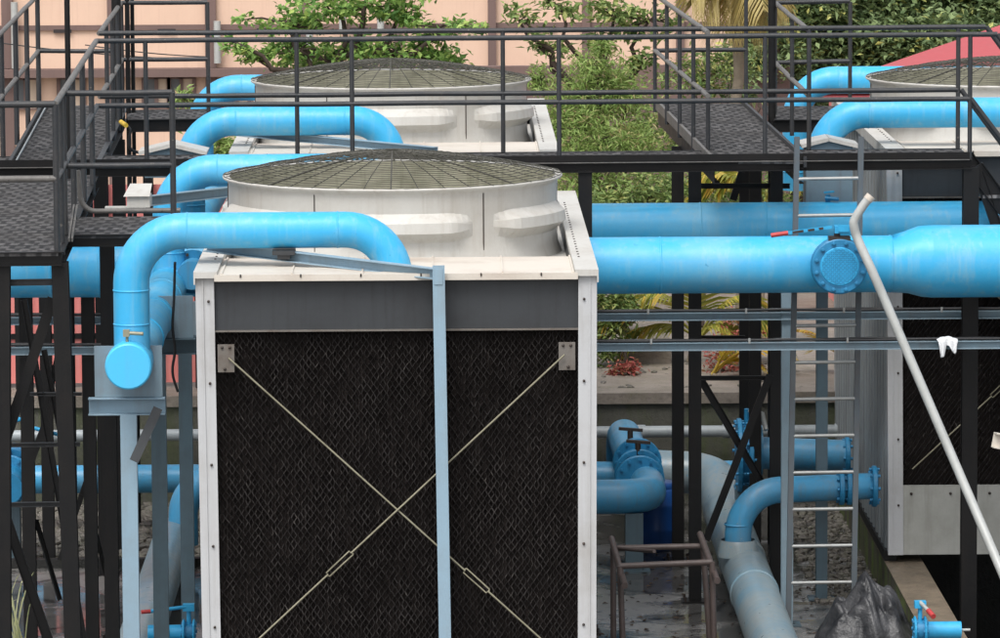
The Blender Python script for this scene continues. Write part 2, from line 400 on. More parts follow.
part('fill_face', MB().box((xL+.1, YF+LT-.14, zB+.6), (xR-.1, YF+LT-.1, zP1)), M['fill'], t1)
# basin
part('basin_panel', MB().box((xL+.13, YF+.02, zB+.0), (TX-.004, YF+.05, zB+.68)).box((TX+.004, YF+.02, zB), (xR-.13, YF+.05, zB+.68)), M['basin'], t1)
part('basin_panel', MB().box((xL+.13, YF+LT-.05, zB), (xR-.13, YF+LT-.02, zB+.68)), M['basin'], t1)
for k in range(8):
    part('bolt', MB().lathe([(0, -.014), (.014, -.012), (.014, .006)], (xL+.25+k*.38, YF+.018, zB+.6), 8, 'Y'), M['bolt'], t1)
# side walls: corrugated
for s, x in ((1, xL+.012), (-1, xR-.012)):
    n = 120; vs = []; z0, z1 = zB+.02, zT-.06
    for i in range(n+1):
        y = YF+.16+(LT-.32)*i/n; q = (i % 6); off = .028 if q in (2, 3, 4) else 0
        vs += [(x+s*(.03-off), y, z0), (x+s*(.03-off), y, z1)]
    part('side_wall', MB().add(vs, [(2*i, 2*i+2, 2*i+3, 2*i+1) for i in range(n)]), M['side'], t1)
part('bottom_beam', MB().bar((xL+.06, YF+.1, zB-.02), (xL+.06, YF+LT-.1, zB-.02), .12, .1).bar((xR-.06, YF+.1, zB-.02), (xR-.06, YF+LT-.1, zB-.02), .12, .1), M['black'], t1)
# roof: recessed fan deck, front and rear covers, raised side rails
zdk = zT - .16
part('fan_deck', MB().box((xL+.1, YF+1.1, zdk-.03), (xR-.1, YF+LT-1.1, zdk)), M['white'], t1)
def cover(ya, yb, lip):
    n = 60; m = MB(); vs = []
    for j in range(9):
        y = ya+(yb-ya)*j/8
        for i in range(n+1):
            x = xL+.15+(W1-.3)*i/n
            wv = .03*max(0, noise.noise(V((x*1.6, y*1.2, 2))))*(1 if x < TX-.2 else .35)
            vs.append((x, y, zT+.004+wv*math.sin(math.pi*j/8)))
    m.add(vs, [(j*(n+1)+i, j*(n+1)+i+1, (j+1)*(n+1)+i+1, (j+1)*(n+1)+i) for j in range(8) for i in range(n)], True)
    m.box((xL+.15, ya, zT-.03), (xR-.15, yb, zT+.001))
    yl = ya if lip < 0 else yb
    m.box((xL+.15, yl-.02, zT-.045), (xR-.15, yl+.02, zT+.006))
    for i in range(0, 6): m.box((xL+.2+i*.55, ya, zT+.004), (xL+.212+i*.55, yb, zT+.016))
    return m
cf = part('basin_cover', cover(YF-.03, YF+1.2, -1), M['cream'], t1)
for i in range(12): part('clip', MB().box((xL+.35+i*.235, YF-.056, zT-.016), (xL+.362+i*.235, YF-.05, zT+.009)), M['bolt'], cf) if i % 2 == 0 else None
part('basin_cover', cover(YF+LT-1.2, YF+LT+.03, 1), M['cream'], t1)
for s, x in ((1, xL-.012), (-1, xR+.012)):
    m = MB()
    xa, xb = sorted((x, x+s*.185))
    for k in range(5):
        ya = YF-.045+k*(LT+.09)/5; yb = ya+(LT+.09)/5-.008
        m.box((xa, ya, zT-.02), (xb, yb, zT+.03)); m.box((min(x, x+s*.012), ya, zT-.07), (max(x, x+s*.012), yb, zT-.02))
    rl = part('roof_rail', m, M['white'], t1)
    bb = MB()
    for k in range(24): bb.lathe([(0, .008), (.009, .006), (.009, 0)], (x+s*.13, YF+.9+k*.2, zT+.03), 6)
    part('rivet_row', bb, M['bolt'], rl)
    part('roof_rail_web', MB().box((x+s*.17, YF+1.2, zdk-.0), (x+s*.182, YF+LT-1.2, zT-.02)), M['panel_dark'], t1)
# shroud
FC = PY(392.5, 175, YF+3.33); fx, fy, zr = FC.x, FC.y, FC.z
FR = (PY(562, 174, fy).x - PY(223, 174, fy).x)/2
b_ = FR-.045; zl = zdk-.02
prof = [(b_+.05, zl), (b_+.012, zl+.10), (b_, zl+.2), (b_, zr-.06), (b_+.012, zr-.03), (FR, zr-.012), (FR+.004, zr), (FR-.004, zr+.01), (b_-.01, zr+.003)]
sh = part('fan_shroud', MB().lathe(prof, (fx, fy, 0), 96), M['white'], t1)
part('shroud_lining', MB().lathe([(b_-.014, zr), (b_-.02, zr-.06), (b_-.02, zl+.02)], (fx, fy, 0), 96), M['inside'], sh)
def rib(a0, a1):
    n = 22; zs = [(-.235, 0), (-.235, .0), (-.262, .07), (-.30, .125), (-.345, .125), (-.40, .045), (-.44, 0)]
    zs = [(-.20, 0), (-.26, .075), (-.275, .09), (-.36, .10), (-.43, .015), (-.45, 0)]
    vs = []
    for i in range(n+1):
        f = i/n; a = a0+(a1-a0)*f; e = min(1, min(f, 1-f)/.16)
        for (dz, p) in zs:
            r = b_-.003+p*e; zz = dz+(.025 if dz < -.3 else -.025)*(1-e)
            vs.append((fx+r*math.cos(a), fy+r*math.sin(a), zr+zz))
    k = len(zs)
    return MB().add(vs, [(i*k+j, (i+1)*k+j, (i+1)*k+j+1, i*k+j+1) for i in range(n) for j in range(k-1)], False)
seam0 = R(-90+33)
for k in range(6):
    a = seam0 + k*R(60)
    part('stiffening_rib', rib(a+R(4), a+R(56)), M['white'], sh)
    d = V((math.cos(a), math.sin(a), 0)); p = V((fx, fy, 0))+d*(b_+.003)
    part('seam_strip', MB().bar(p+V((0, 0, zl+.12)), p+V((0, 0, zr-.05)), .007, .008, d), M['bolt'], sh)
def dome(r): t = r/FR; return zr+.012+.20*(1-t**1.55)
g = MB()
for i in range(24):
    r = .07+(FR-.075)*(i/23); n = 64
    g.tube([(fx+r*math.cos(2*math.pi*j/n), fy+r*math.sin(2*math.pi*j/n), dome(r)+.004*math.sin(j*1.7+i)) for j in range(n+1)], .0036, 4, False)
for k in range(40):
    a = 2*math.pi*k/40
    g.tube([(fx+r*math.cos(a), fy+r*math.sin(a), dome(r)-.004) for r in [.07+(FR-.07)*i/10 for i in range(11)]],   .0042 if k % 5 else .009, 4, False)
part('fan_grille', g, M['wire'], t1)
f = MB().lathe([(0, zr-.38), (.16, zr-.40), (.2, zr-.46), (.2, zr-.6), (0, zr-.6)], (fx, fy, 0), 24)
fanp = part('fan_hub', f, M['fan'], t1)
for k in range(6):
    a = k*math.pi/3+.3; m = MB(); vs = []
    for i in range(7):
        r = .18+(b_-.24)*i/6; tw = R(35-22*i/6); w = .13+.06*math.sin(math.pi*i/6)
        d = V((math.cos(a), math.sin(a), 0)); t = V((-math.sin(a), math.cos(a), 0))
        cc = V((fx, fy, zr-.5))+d*r
        for sgn in (-1, 1): vs.append(cc+(t*math.cos(tw)+V((0, 0, 1))*math.sin(tw))*sgn*w)
    m.add(vs, [(2*i, 2*i+1, 2*i+3, 2*i+2) for i in range(6)], True)
    part('fan_blade', m, M['fan'], fanp)
# cross bracing
zG = PY(230, 360, YF).z; xa = PY(226, 360, YF-.02).x; xb = PY(567, 358, YF-.02).x; xm = PY(397.5, 501, YF-.02)
zG2 = 2*xm.z - zG - .16
for (x, z, s) in ((xa, zG, 1), (xb, zG, -1)):
    gp = part('gusset_plate', MB().box((x-.065, YF-.012, z-.095), (x+.065, YF-.004, z+.125)), M['gusset'], t1)
    for (dx, dz) in ((-.03, .1), (.03, .1), (-.01*s, -.07)): part('bolt', MB().lathe([(0, -.012), (.012, -.01), (.012, .004)], (x+dx, YF-.012, z+dz), 8, 'Y'), M['bolt'], gp)
def rod(p0, p1, f0, f1, y):
    a = V((p0[0], y, p0[1])); b = V((p1[0], y, p1[1]))
    r = part('brace_rod', MB().tube([a, a.lerp(b, f0)], .0075, 8).tube([a.lerp(b, f1), b], .0075, 8), M['rod'], t1)
    q0, q1 = a.lerp(b, f0), a.lerp(b, f1); n = (b-a).normalized().cross(V((0, 1, 0)))
    part('turnbuckle', MB().tube([q0-(q1-q0)*.04, q0-(q1-q0)*.02+n*.016, q0+n*.02, q1+n*.02, q1+n*.016, q1+(q1-q0)*.04], .006, 6).tube([q0-n*.0, q0-n*.02, q1-n*.02, q1], .006, 6), M['rod'], r)
rod((xa+.02, zG+.02), (xb-.02, zG2), .70, .768, YF-.03)
rod((xb-.02, zG+.03), (xa+.02, zG2), .64, .71, YF-.045)

# tower two behind, tower three on the right
def prj(P):
    v = CAMROT.transposed() @ (V(P)-CP); return (500+5000*v.x/-v.z, 319-5000*v.y/-v.z)
c1 = V((xR, YF, zT))
c2 = PY(557.5, 152.5, 47.9); off2 = c2-c1
t2 = copy_tree(t1, off2, 'white cooling tower directly behind the near one, seen through the walkway rails')
c3 = PY(887, 152, 47.9); off3 = V((c3.x-xL, c3.y-YF, c3.z-zT))
t3 = copy_tree(t1, off3, 'right hand cooling tower with grey corrugated side, cut off by the picture edge')
# plinths
for (o, l) in ((V((0, 0, 0)), 'concrete plinth under the near central cooling tower'), (off2, 'concrete plinth under the cooling tower behind the cross walkway')):
    solo('concrete_plinth', MB().box((xL+o.x-.1, YF+o.y+.05, 0), (xR+o.x+.1, YF+o.y+LT, zB+o.z-.07)), M['wall_moss'], l, 'plinth')
zc = zB+off3.z-.09
ck = MB(); xk = xL+off3.x
cw0 = PZ(872, 556, zc).x
solo('concrete_curb', MB().box((cw0+.1, 41.5, 0), (cw0+.44, YF+off3.y-.0, zc)).box((cw0+.1, YF+off3.y, 0), (cw0+.44, pity1, zc-.0)), M['curb_moss'],
     'mossy concrete curb running forward from the right hand cooling tower beside the added shade pit', 'curb')
solo('curb_slab', MB().box((cw0+.09, 41.4, zc), (cw0+.46, YF+off3.y+LT, zc+.012)), M['curb_top'], 'thin brown wet slab lying on top of the mossy curb beside the added shade pit', 'slab')
solo('concrete_ledge', MB().box((xk+.5, pity1-.3, -1.7), (xk+4, pity1, zc)), M['pit'], 'dark concrete rear ledge of the added shade pit below the right hand tower', 'ledge')

# ------------------------------------------------------------------ PIPES
yM, rM = 45.85, .262
pa = PY(-60, 272, yM); pc = PY(700, 265, yM); zM = pc.z
def mx(px, py, y): return PY(px, py, y).x
mp = thing('manifold_pipe', 'thick front blue pipe crossing behind the near tower, widening beyond the round blind flange', 'pipe', (0, yM, zM-rM))
x905 = mx(905, 265, yM); x925 = mx(925, 265, yM); rB = .335
part('pipe_run', MB().tube([(pa.x-3, yM, zM), (x905-.12, yM, zM)], rM, 48), M['blue'], mp)
part('reducer', MB().tube([(x905-.12, yM, zM), (x905-.10, yM, zM), (x905, yM, zM+.01), (x925-.05, yM, zM+.02), (x925+.06, yM, zM+.02)], [rM+.004, rM+.006, rM+.022, rB-.008, rB], 48, False), M['blue'], mp)
part('wide_pipe_run', MB().tube([(x925+.05, yM, zM+.02), (x925+6, yM, zM+.02)], rB, 48), M['blue'], mp)
for px in (52, 100, 660, 905-15): part('weld_ring', MB().lathe([(rM, -.012), (rM+.005, -.004), (rM+.005, .004), (rM, .012)], (mx(px, 265, yM), yM, zM), 48, 'X'), M['blue'], mp)
yN, rN = 47.61, .245; zN = PY(750, 203, yN-.05).z - rN
x0 = mx(520, 220, yN)
np_ = thing('manifold_pipe', 'blue pipe running below the cross walkway deck, behind and above the thick front pipe', 'pipe', (0, yN, zN-rN))
part('pipe_run', MB().tube(fillet([(x0-1.2, yN, .9), (x0-1.2, yN, zN), (x0+12, yN, zN)], .5), rN, 48), M['blue'], np_)
for px in (700, 765): part('weld_ring', MB().lathe([(rN, -.012), (rN+.005, -.004), (rN+.005, .004), (rN, .012)], (mx(px, 220, yN), yN, zN), 48, 'X'), M['blue'], np_)

# valve with blind flange
vc = PY(840, 267, 45.33)
va = thing('butterfly_valve', 'round blue bolted blind flange with lever on the front of the thick blue pipe', 'valve', (vc.x, yM, vc.z))
part('valve_neck', MB().cyl((vc.x, 45.7, vc.z), (vc.x, 45.37, vc.z), .19, 32), M['blue_valve'], va)
rf = .262
part('valve_body', MB().lathe([(0, .0), (rf-.012, 0), (rf, .008), (rf, .05), (0.1, .05)], (vc.x, 45.42, vc.z), 48, 'Y', True), M['blue_valve'], va)
bf = part('blind_flange', MB().lathe([(.0, .0), (rf-.02, 0), (rf-.01, .006), (rf-.01, .035), (.1, .035)], (vc.x, 45.375, vc.z), 48, 'Y', False), M['blue_valve'], va)
part('raised_centre', MB().lathe([(0, -.012), (.17, -.012), (.182, 0)], (vc.x, 45.374, vc.z), 40, 'Y', False), M['blue_cover'], bf)
tp = MB()
for i in range(-9, 10):
    for j in range(-9, 10):
        x, z = i*.019, j*.019
        if x*x+z*z < .162**2:
            s = 1 if (i+j) % 2 else -1
            tp.bar((vc.x+x-.007, 45.36, vc.z+z-.005*s), (vc.x+x+.007, 45.36, vc.z+z+.005*s), .004, .005)
part('tread_pattern', tp, M['blue_valve'], bf)
for k in range(12):
    a = 2*math.pi*(k+.5)/12; q = (vc.x+.218*math.cos(a), 45.372, vc.z+.218*math.sin(a))
    part('flange_bolt', MB().lathe([(0, -.032), (.011, -.032), (.012, -.02), (.02, -.018), (.02, 0)], q, 6, 'Y', False), M['blue_valve'], bf)
part('stem_bracket', MB().box((vc.x-.10, 45.38, vc.z+.235), (vc.x+.10, 45.50, vc.z+.27)).cyl((vc.x-.02, 45.43, vc.z+.25), (vc.x-.02, 45.43, vc.z+.34), .03, 12), M['bolt'], va)
l0 = PY(843, 229, 45.43)
part('gear_head', MB().box((l0.x-.08, 45.37, l0.z-.035), (l0.x+.09, 45.49, l0.z+.03)).box((l0.x-.05, 45.35, l0.z-.02), (l0.x+.05, 45.37, l0.z+.045)), M['blue_cover'], va)
h0 = PY(832, 227, 45.4); h1 = PY(788, 233, 45.4); h2 = PY(771, 235.5, 45.4)
lv = part('lever', MB().bar(h0, h1, .018, .028), M['blue_cover'], va)
part('lever_notches', MB().add([], []).box((h1.x, 45.385, h1.z-.004), (h1.x+.001, 45.386, h1.z)).bar(h1.lerp(h0, .1)+V((0, -.012, 0)), h1.lerp(h0, .35)+V((0, -.012, 0)), .006, .02).bar(h1.lerp(h0, .45)+V((0, -.012, 0)), h1.lerp(h0, .6)+V((0, -.012, 0)), .006, .02).bar(h1.lerp(h0, .7)+V((0, -.012, 0)), h1.lerp(h0, .8)+V((0, -.012, 0)), .006, .02), M['bolt'], lv)
part('lever_grip', MB().cyl(h1, h2, .021, 12), M['red_grip'], lv, 'red plastic grip')

# riser pipes feeding the towers
def riser(label, off, x_el, x_end, rr, yy, zz, xv, zdown, zend, hdr=True):
    t = thing('riser_pipe', label, 'pipe', (xv, yy, zdown), 'blue riser pipes curving over to the tower basins')
    m = MB(); rad = .42
    path = fillet([(xv, yy, zdown), (xv, yy, zz), (x_end, yy, zz), (x_end+.02, yy, zend)], rad, 12)
    part('pipe_bend', MB().tube(path, rr, 36), M['blue'], t)
    for z in (zdown+.2, zz-.47): part('weld_ring', MB().lathe([(rr, -.008), (rr+.005, -.003), (rr+.005, .003), (rr, .008)], (xv, yy, z), 36), M['blue'], t)
    for x in (xv+.45, x_end-.43): part('weld_ring', MB().lathe([(rr, -.008), (rr+.004, -.003), (rr+.004, .003), (rr, .008)], (x, yy, zz), 36, 'X'), M['blue'], t)
    return t
yR = YF+.62; rR = (PY(300, 212, yR).z - PY(300, 248, yR).z)/2
zR = PY(300, 230, yR).z; xv = PY(131.5, 300, yR).x; xe = PY(392, 250, yR).x
zH = PY(130, 363, 39.4).z; xH = PY(130, 363, 39.4).x; rH = .182
r1 = riser('near blue pipe arching from the capped header over the front cover of the near tower', None, 0, xe, rR, yR, zR, xv, zH+.1, zT-.1)
yR2 = YF+LT-.55
r2 = riser('blue pipe bend behind the near tower fan ring, half hidden by its mesh dome', None, 0, xe, rR, yR2, zR, xv, zH+.1, zT-.1)
o = off2; yq = yR+off2.y; zq = PY(300, 121, yq).z; rq = (PY(300, 107, yq).z-PY(300, 135, yq).z)/2; xq = PY(190, 140, yq).x
r3 = riser('blue pipe arching behind the cross walkway rails onto the front of the second tower', None, 0, PY(389, 130, yq).x, rq+.005, yq, zq, xq, zH+.2, zT+o.z-.1)
yq2 = yR2+off2.y; zq2 = PY(230, 88, yq2).z
r4 = riser('highest left blue pipe bend, entering the second tower behind its fan ring', None, 0, PY(389, 100, yq2).x, rq+.005, yq2, zq2, PY(200, 100, yq2).x, zH+.2, zT+o.z-.1)
yq3 = 47.9+.62; zq3 = PY(900, 113, yq3).z
r5 = riser('blue pipe bending over the front roof of the right hand tower', None, 0, PY(1080, 110, yq3).x, rq+.01, yq3, zq3, PY(822, 150, yq3).x, zH+.0, zT+off3.z-.1)
yq4 = 47.9+LT-.55; zq4 = PY(860, 80, yq4).z
r6 = riser('blue pipe bend rising behind the fan ring of the right hand tower', None, 0, PY(1060, 110, yq4).x, rq+.01, yq4, zq4, PY(796, 100, yq4).x, zH+.0, zT+off3.z-.1)
# header pipe with cap
hp = thing('header_pipe', 'blue header pipe with round end cap running back along the left of the near tower', 'pipe', (xH, 39.4, zH-rH))
part('pipe_run', MB().tube([(xH, 39.3, zH), (xH, yM, zH-.0)], rH-.006, 40), M['blue'], hp)
part('end_cap', MB().lathe([(0, 0), (rH-.012, 0), (rH-.002, .008), (rH+.004, .03), (rH+.004, .2), (rH-.004, .22)], (xH, 39.16, zH), 48, 'Y', False), M['cap_blue'], hp)
for y in (41, 42.4, 43.9): part('weld_ring', MB().lathe([(rH-.006, -.02), (rH+.003, -.01), (rH+.003, .01), (rH-.006, .02)], (xH, y, zH), 40, 'Y'), M['blue'], hp)
q = PY(127, 334, 39.28)
part('vent_cock', MB().cyl((q.x, 39.28, zH+rH-.02), (q.x, 39.28, zH+rH+.06), .012, 8).cyl((q.x-.02, 39.27, zH+rH+.075), (q.x+.13, 39.25, zH+rH+.068), .015, 8).box((q.x-.03, 39.25, zH+rH+.045), (q.x+.02, 39.31, zH+rH+.10)), M['rod'], hp)
hp2 = thing('header_pipe', 'far blue header pipe running back along the left of the second tower', 'pipe', (xH, 47.2, zH-rH))
part('pipe_run', MB().tube([(PY(172, 250, 47).x, 46.1, zM), (xq, 54.4, zH+.1)], rH-.006, 40), M['blue'], hp2)
part('flange', MB().lathe([(rH, 0), (rH+.07, 0), (rH+.07, .05), (rH, .05)], (PY(172, 250, 47).x, 46.2, zM), 24, 'Y', False), M['blue_valve'], hp2)
# flange pair at the elbow between header and manifold
fl = thing('flanged_joint', 'blue bolted flange joint in the gap between near tower corner and header pipe', 'flange', (PY(196, 275, 45.0).x, 45.0, 3.0))
fp = PY(193, 272, 45.0)
part('flange_ring', MB().lathe([(.12, 0), (.2, 0), (.2, .04), (.12, .04)], (fp.x, 45, fp.z), 24, 'Y', False), M['blue_valve'], fl)
part('pipe_stub', MB().cyl((fp.x, 44.7, fp.z), (fp.x, 45.6, fp.z), .13, 24), M['blue_dull'], fl)
for k in range(8):
    a = k*math.pi/4+.3; part('flange_bolt', MB().cyl((fp.x+.165*math.cos(a), 44.96, fp.z+.165*math.sin(a)), (fp.x+.165*math.cos(a), 45.08, fp.z+.165*math.sin(a)), .014, 6), M['bolt'], fl)

# pipe stands below the header
def stand(label, px, py, y, w, hplate, mt, px_post=None, pw=.13):
    p = PY(px, py, y); x = p.x; zt = p.z
    t = thing('pipe_stand', label, 'pipe stand', (x, y, 0), 'blue grey steel stands under the header pipe')
    part('saddle_plate', MB().box((x-.28, y+.0, zt-.0), (x+.26, y+.03, zt+hplate)), M['gal'], t)
    part('cross_beam', MB().chan((x-.33, y-.02, zt-.07), (x+.28, y-.02, zt-.07), .1, .135), mt, t)
    xp = PY(px_post, 500, y).x if px_post else x
    part('leg', MB().bar((xp, y-.02, 0), (xp, y-.02, zt-.137), pw, .1, (0, 1, 0)), mt, t)
    part('foot_plate', MB().box((xp-.14, y-.15, 0), (xp+.14, y+.13, .015)), M['gal_dark'], t)
stand('pale blue steel stand with grey saddle plate holding the capped header end', 130, 397, 39.62, .5, .41, M['gal_light'], 130)
stand('second blue grey stand behind the capped header end', 163, 338, 42.6, .5, .36, M['gal_dark'], 160)
stand('third dark blue grey stand close to the left corner post of the near tower', 185, 335, 44.4, .5, .3, M['gal_dark'], 187, .12)

# roof brackets : channel beams on posts
def bracket(label, pA, pB, yA, yB, postx=None, py=None, mt=None, hh=.085):
    a = PY(pA[0], pA[1], yA); b = PY(pB[0], pB[1], yB)
    t = thing('channel_bracket', label, 'bracket', (b.x, yB, 0))
    part('channel_beam', MB().chan(a, b, .07, hh), mt, t)
    if postx:
        pt = PY(postx[0], 266, py); pb_ = PY(postx[1], 638, py); k = (pb_.x-pt.x)/(pb_.z-pt.z)
        bot = V((pt.x+k*(0-pt.z), py, 0))
        part('post', MB().chan(pt, bot, .095, .09, .008, (0, 1, 0)).box((pt.x-.035, py-.052, pt.z-.14), (pt.x+.03, py-.046, pt.z-.02)), mt, t)
    m = a.lerp(b, .33)
    return t
bracket('pale blue post before the black louvre face carrying a sloping channel', (205, 246, ), (438, 274), YF+1.0, YF-.12, (438.5, 445), YF-.14, M['gal_light'])
bracket('pale channel beam under the blue pipe on the second tower roof', (236, 132), (436, 151), off2.y+YF+1.1, off2.y+YF-.1, None, None, M['gal_light'], .075)
bracket('blue grey channel beam under the hidden pipe bend at the rear of the near tower', (148, 201), (236, 191), 44.0, 44.9, None, None, M['gal'], .09)
sd = PY(284, 249, yR)
solo('pipe_saddle', MB().box((sd.x-.09, yR-.12, zR-rR-.045), (sd.x+.09, yR+.12, zR-rR-.01)).box((sd.x-.05, yR-.1, zR-rR-.08), (sd.x+.05, yR+.1, zR-rR-.045)), M['panel_dark'], 'small dark saddle block between near blue pipe and sloping channel', 'saddle')
tq = PY(828, 199, yN)
tpv = thing('drain_tap', 'tiny blue tap on top of the rear blue pipe between the ladder stiles', 'tap', (tq.x, yN, zN+rN))
part('tap_body', MB().cyl((tq.x, yN, zN+rN-.02), (tq.x, yN, zN+rN+.07), .025, 10).cyl((tq.x-.03, yN-.02, zN+rN+.04), (tq.x+.1, yN-.04, zN+rN+.03), .018, 10), M['blue_valve'], tpv)
part('tap_handle', MB().bar((tq.x-.04, yN, zN+rN+.09), (tq.x+.06, yN, zN+rN+.1), .03, .016), M['blue_cover'], tpv)

# pipe rack beams with cables, carried on blue grey posts
def rack(label, py0, y, h, cab, group='blue grey rack beams with cables'):
    a = PY(-60, py0+4, y); b = PY(1000, py0, y); z = (a.z+b.z)/2
    z = PY(760, py0, y).z
    t = thing('cable_rack_beam', label, 'beam', (0, y, z), group)
    part('beam', MB().chan((a.x-1, y, z), (b.x+4, y, z), .06, h), M['gal'], t)
    for k, (dz, r, dy) in enumerate(((h/2+.018, .014, -.01), (h/2+.02, .012, .025), (h/2+.014, .01, .05))):
        pts = []
        for i in range(60):
            x = a.x-1+(b.x-a.x+5)*i/59
            pts.append((x, y+dy+.012*noise.noise(V((x*.9, k*3, 0))), z+dz+.010*noise.noise(V((x*1.4, k, 5)))))
        part('cable', MB().tube(pts, r, 6), M['rubber'] if k < 2 else M['pvc_grey'], t)
    for i in range(14):
        x = a.x+(b.x-a.x+2)*i/13+.2
        part('cable_clip', MB().box((x, y-.035, z+h/2-.01), (x+.02, y-.028, z+h/2+.04)), M['alu'], t)
rack('lower cable carrying beam in front of the ladder, with the white rag on it', 346, 45.72, .075, 2)
rack('upper cable carrying beam passing behind the ladder and the black column', 316, 46.72, .075, 2)
for (px, y, l) in ((787, 46.78, 'blue grey post just left of the ladder stile'), (821.5, 48.2, 'blue grey post seen between the ladder rungs')):
    p = PY(px, 500, y); t = thing('rack_post', l, 'post', (p.x, y, 0), 'blue grey rack posts')
    part('post', MB().ibeam((p.x, y, .012), (p.x, y, PY(px, 236 if px < 800 else 230, y).z), .11, .11), M['gal_dark'] if px > 800 else M['gal'], t)
    part('foot_plate', MB().box((p.x-.13, y-.13, 0), (p.x+.13, y+.13, .012)), M['gal_dark'], t)

# ------------------------------------------------------------------ WALKWAYS
vF, vK = 46.35, 47.5
zD = PW(500, 163, vF).z; zRt = PW(500, 38, vF).z; zRm = PW(500, 102.5, vF).z
rr_ = .024
def wpt(px, v, z):
    """ point on the plane v at height z below image column px (column taken at mid rail height) """
    p = PW(px, 100, v); return V((p.x, p.y, z))
def rail(t, pts, r=rr_, nm='rail', mt='rail'):
    P = [V(p) for p in pts]; out = []
    for a, b in zip(P, P[1:]):
        n = max(2, int((b-a).length/.5))
        for i in range(n): out.append(a.lerp(b, i/n))
    out.append(P[-1])
    out = [p+V((0, 0, .006*noise.noise(V((p.x*1.3, p.y*1.3, 1))))) for p in out]
    part(nm, MB().tube(out, r, 10), M[mt], t)
def rpost(t, p, z1, z0, r=.022): part('rail_post', MB().tube([(p[0], p[1], z0), (p[0], p[1], z1)], r, 10), M['rail'], t)
def column(t, px, v, ztop, py=450, w=.12, zb=0.0, mt='black'):
    p = PW(px, py, v)
    q = part('column', MB().ibeam((p.x, p.y, zb+.015), (p.x, p.y, ztop), w, w, .014), M[mt], t)
    part('base_plate', MB().box((p.x-.13, p.y-.13, zb), (p.x+.13, p.y+.13, zb+.015)), M[mt], q)
    m = MB()
    for sx in (-1, 1):
        for sy in (-1, 1): m.cyl((p.x+sx*.1, p.y+sy*.1, zb), (p.x+sx*.1, p.y+sy*.1, zb+.06), .013, 6)
    part('anchor_bolts', m, M['bolt'], q)
    return p
def deckslab(t, c, z, th=.03):
    """ open bar grating: bars across, thin rods lengthwise, a flat rim """
    a, b, c_, d = (V((p[0], p[1], z)) for p in c); m = MB()
    L = ((d-a).length+(c_-b).length)/2; n = max(3, int(L/.055))
    rn = random.Random(int(L*100))
    for i in range(n+1):
        f = i/n; m.bar(a.lerp(d, f)+V((0, 0, -th/2+rn.uniform(-.003, .002))), b.lerp(c_, f)+V((0, 0, -th/2+rn.uniform(-.003, .002))), .006, th)
    w = ((b-a).length+(c_-d).length)/2; k = max(2, int(w/.1))
    for i in range(k+1):
        f = i/k; m.bar(a.lerp(b, f)+V((0, 0, -.018)), d.lerp(c_, f)+V((0, 0, -.018)), .006, .008)
    part('deck_grating', m, M['grating'], t)

G_P = 'black steel walkways between the towers'
cwk = thing('cross_walkway', 'black railed steel walkway crossing the picture between the near tower and the rear towers', 'walkway', wpt(500, vF, 0), G_P)
pl, pr = wpt(97, vF, 0), wpt(972, vF, 0); kl, kr = wpt(100, vK, 0), wpt(962, vK, 0)
pl0 = wpt(-40, vF, 0); kl0 = wpt(-40, vK, 0)
deckslab(cwk, (pl0, pr, kr, kl0), zD-.005)
zb0 = PW(500, 173, vF).z
part('edge_beam', MB().chan((pl0.x, pl0.y-.03, (zD+zb0)/2), (pr.x, pr.y-.03, (zD+zb0)/2), .06, zD-zb0), M['black'], cwk)
part('edge_beam', MB().chan((kl0.x, kl0.y+.03, (zD+zb0)/2), (kr.x, kr.y+.03, (zD+zb0)/2), .06, zD-zb0), M['black'], cwk)
part('toe_board', MB().bar(wpt(-40, vF-.02, zD+.034), wpt(970, vF-.02, zD+.034), .008, .066), M['black'], cwk)
part('grating_edge', MB().bar(wpt(-40, vF-.066, zD-.001), wpt(970, vF-.066, zD-.001), .008, .008), M['rail_light'], cwk)
for z, e in ((zRt, 997), (zRm, 970)): rail(cwk, (wpt(97, vF, z), wpt(e, vF, z)))
for z, e in ((zRt, 985), (zRm, 958)): rail(cwk, (wpt(100, vK, z), wpt(e, vK, z)))
for px in (146, 352, 559, 765, 970): rpost(cwk, wpt(px, vF, 0), zRt, zD)
for px in (297, 503, 708, 809, 958): rpost(cwk, wpt(px, vK, 0), zRt, zD)
for px in (586, 969): column(cwk, px, vF+.03, zb0+.02, zb=(D if px > 900 else 0), w=.145 if px > 900 else .125)
for px in (695, 776): column(cwk, px, vK+.5, zb0+.02)
def lbr(t, pxa, pya, va_, pxb, pyb, vb, w=.07, mt='black', nm='brace'):
    part(nm, MB().chan(PW(pxa, pya, va_), PW(pxb, pyb, vb), .03, w, .006), M[mt], t)
lbr(cwk, 978, 172, vF, 1003, 245, vF, .1)
lbr(cwk, 700, 378, vK+.5, 772, 500, vK+.6); lbr(cwk, 770, 375, vK+.44, 706, 540, vK+.44)
lbr(cwk, 700, 378, vK+.47, 772, 378, vK+.47, .045, 'black', 'strut')
lbr(cwk, 700, 337, vK+.6, 745, 337, vK+.6, .03, 'black', 'strut'); lbr(cwk, 700, 186, vK+.7, 790, 186, vK+.7, .05, 'black', 'strut')
lbr(cwk, 742, 172, vK+.8, 733, 200, vK+.8)
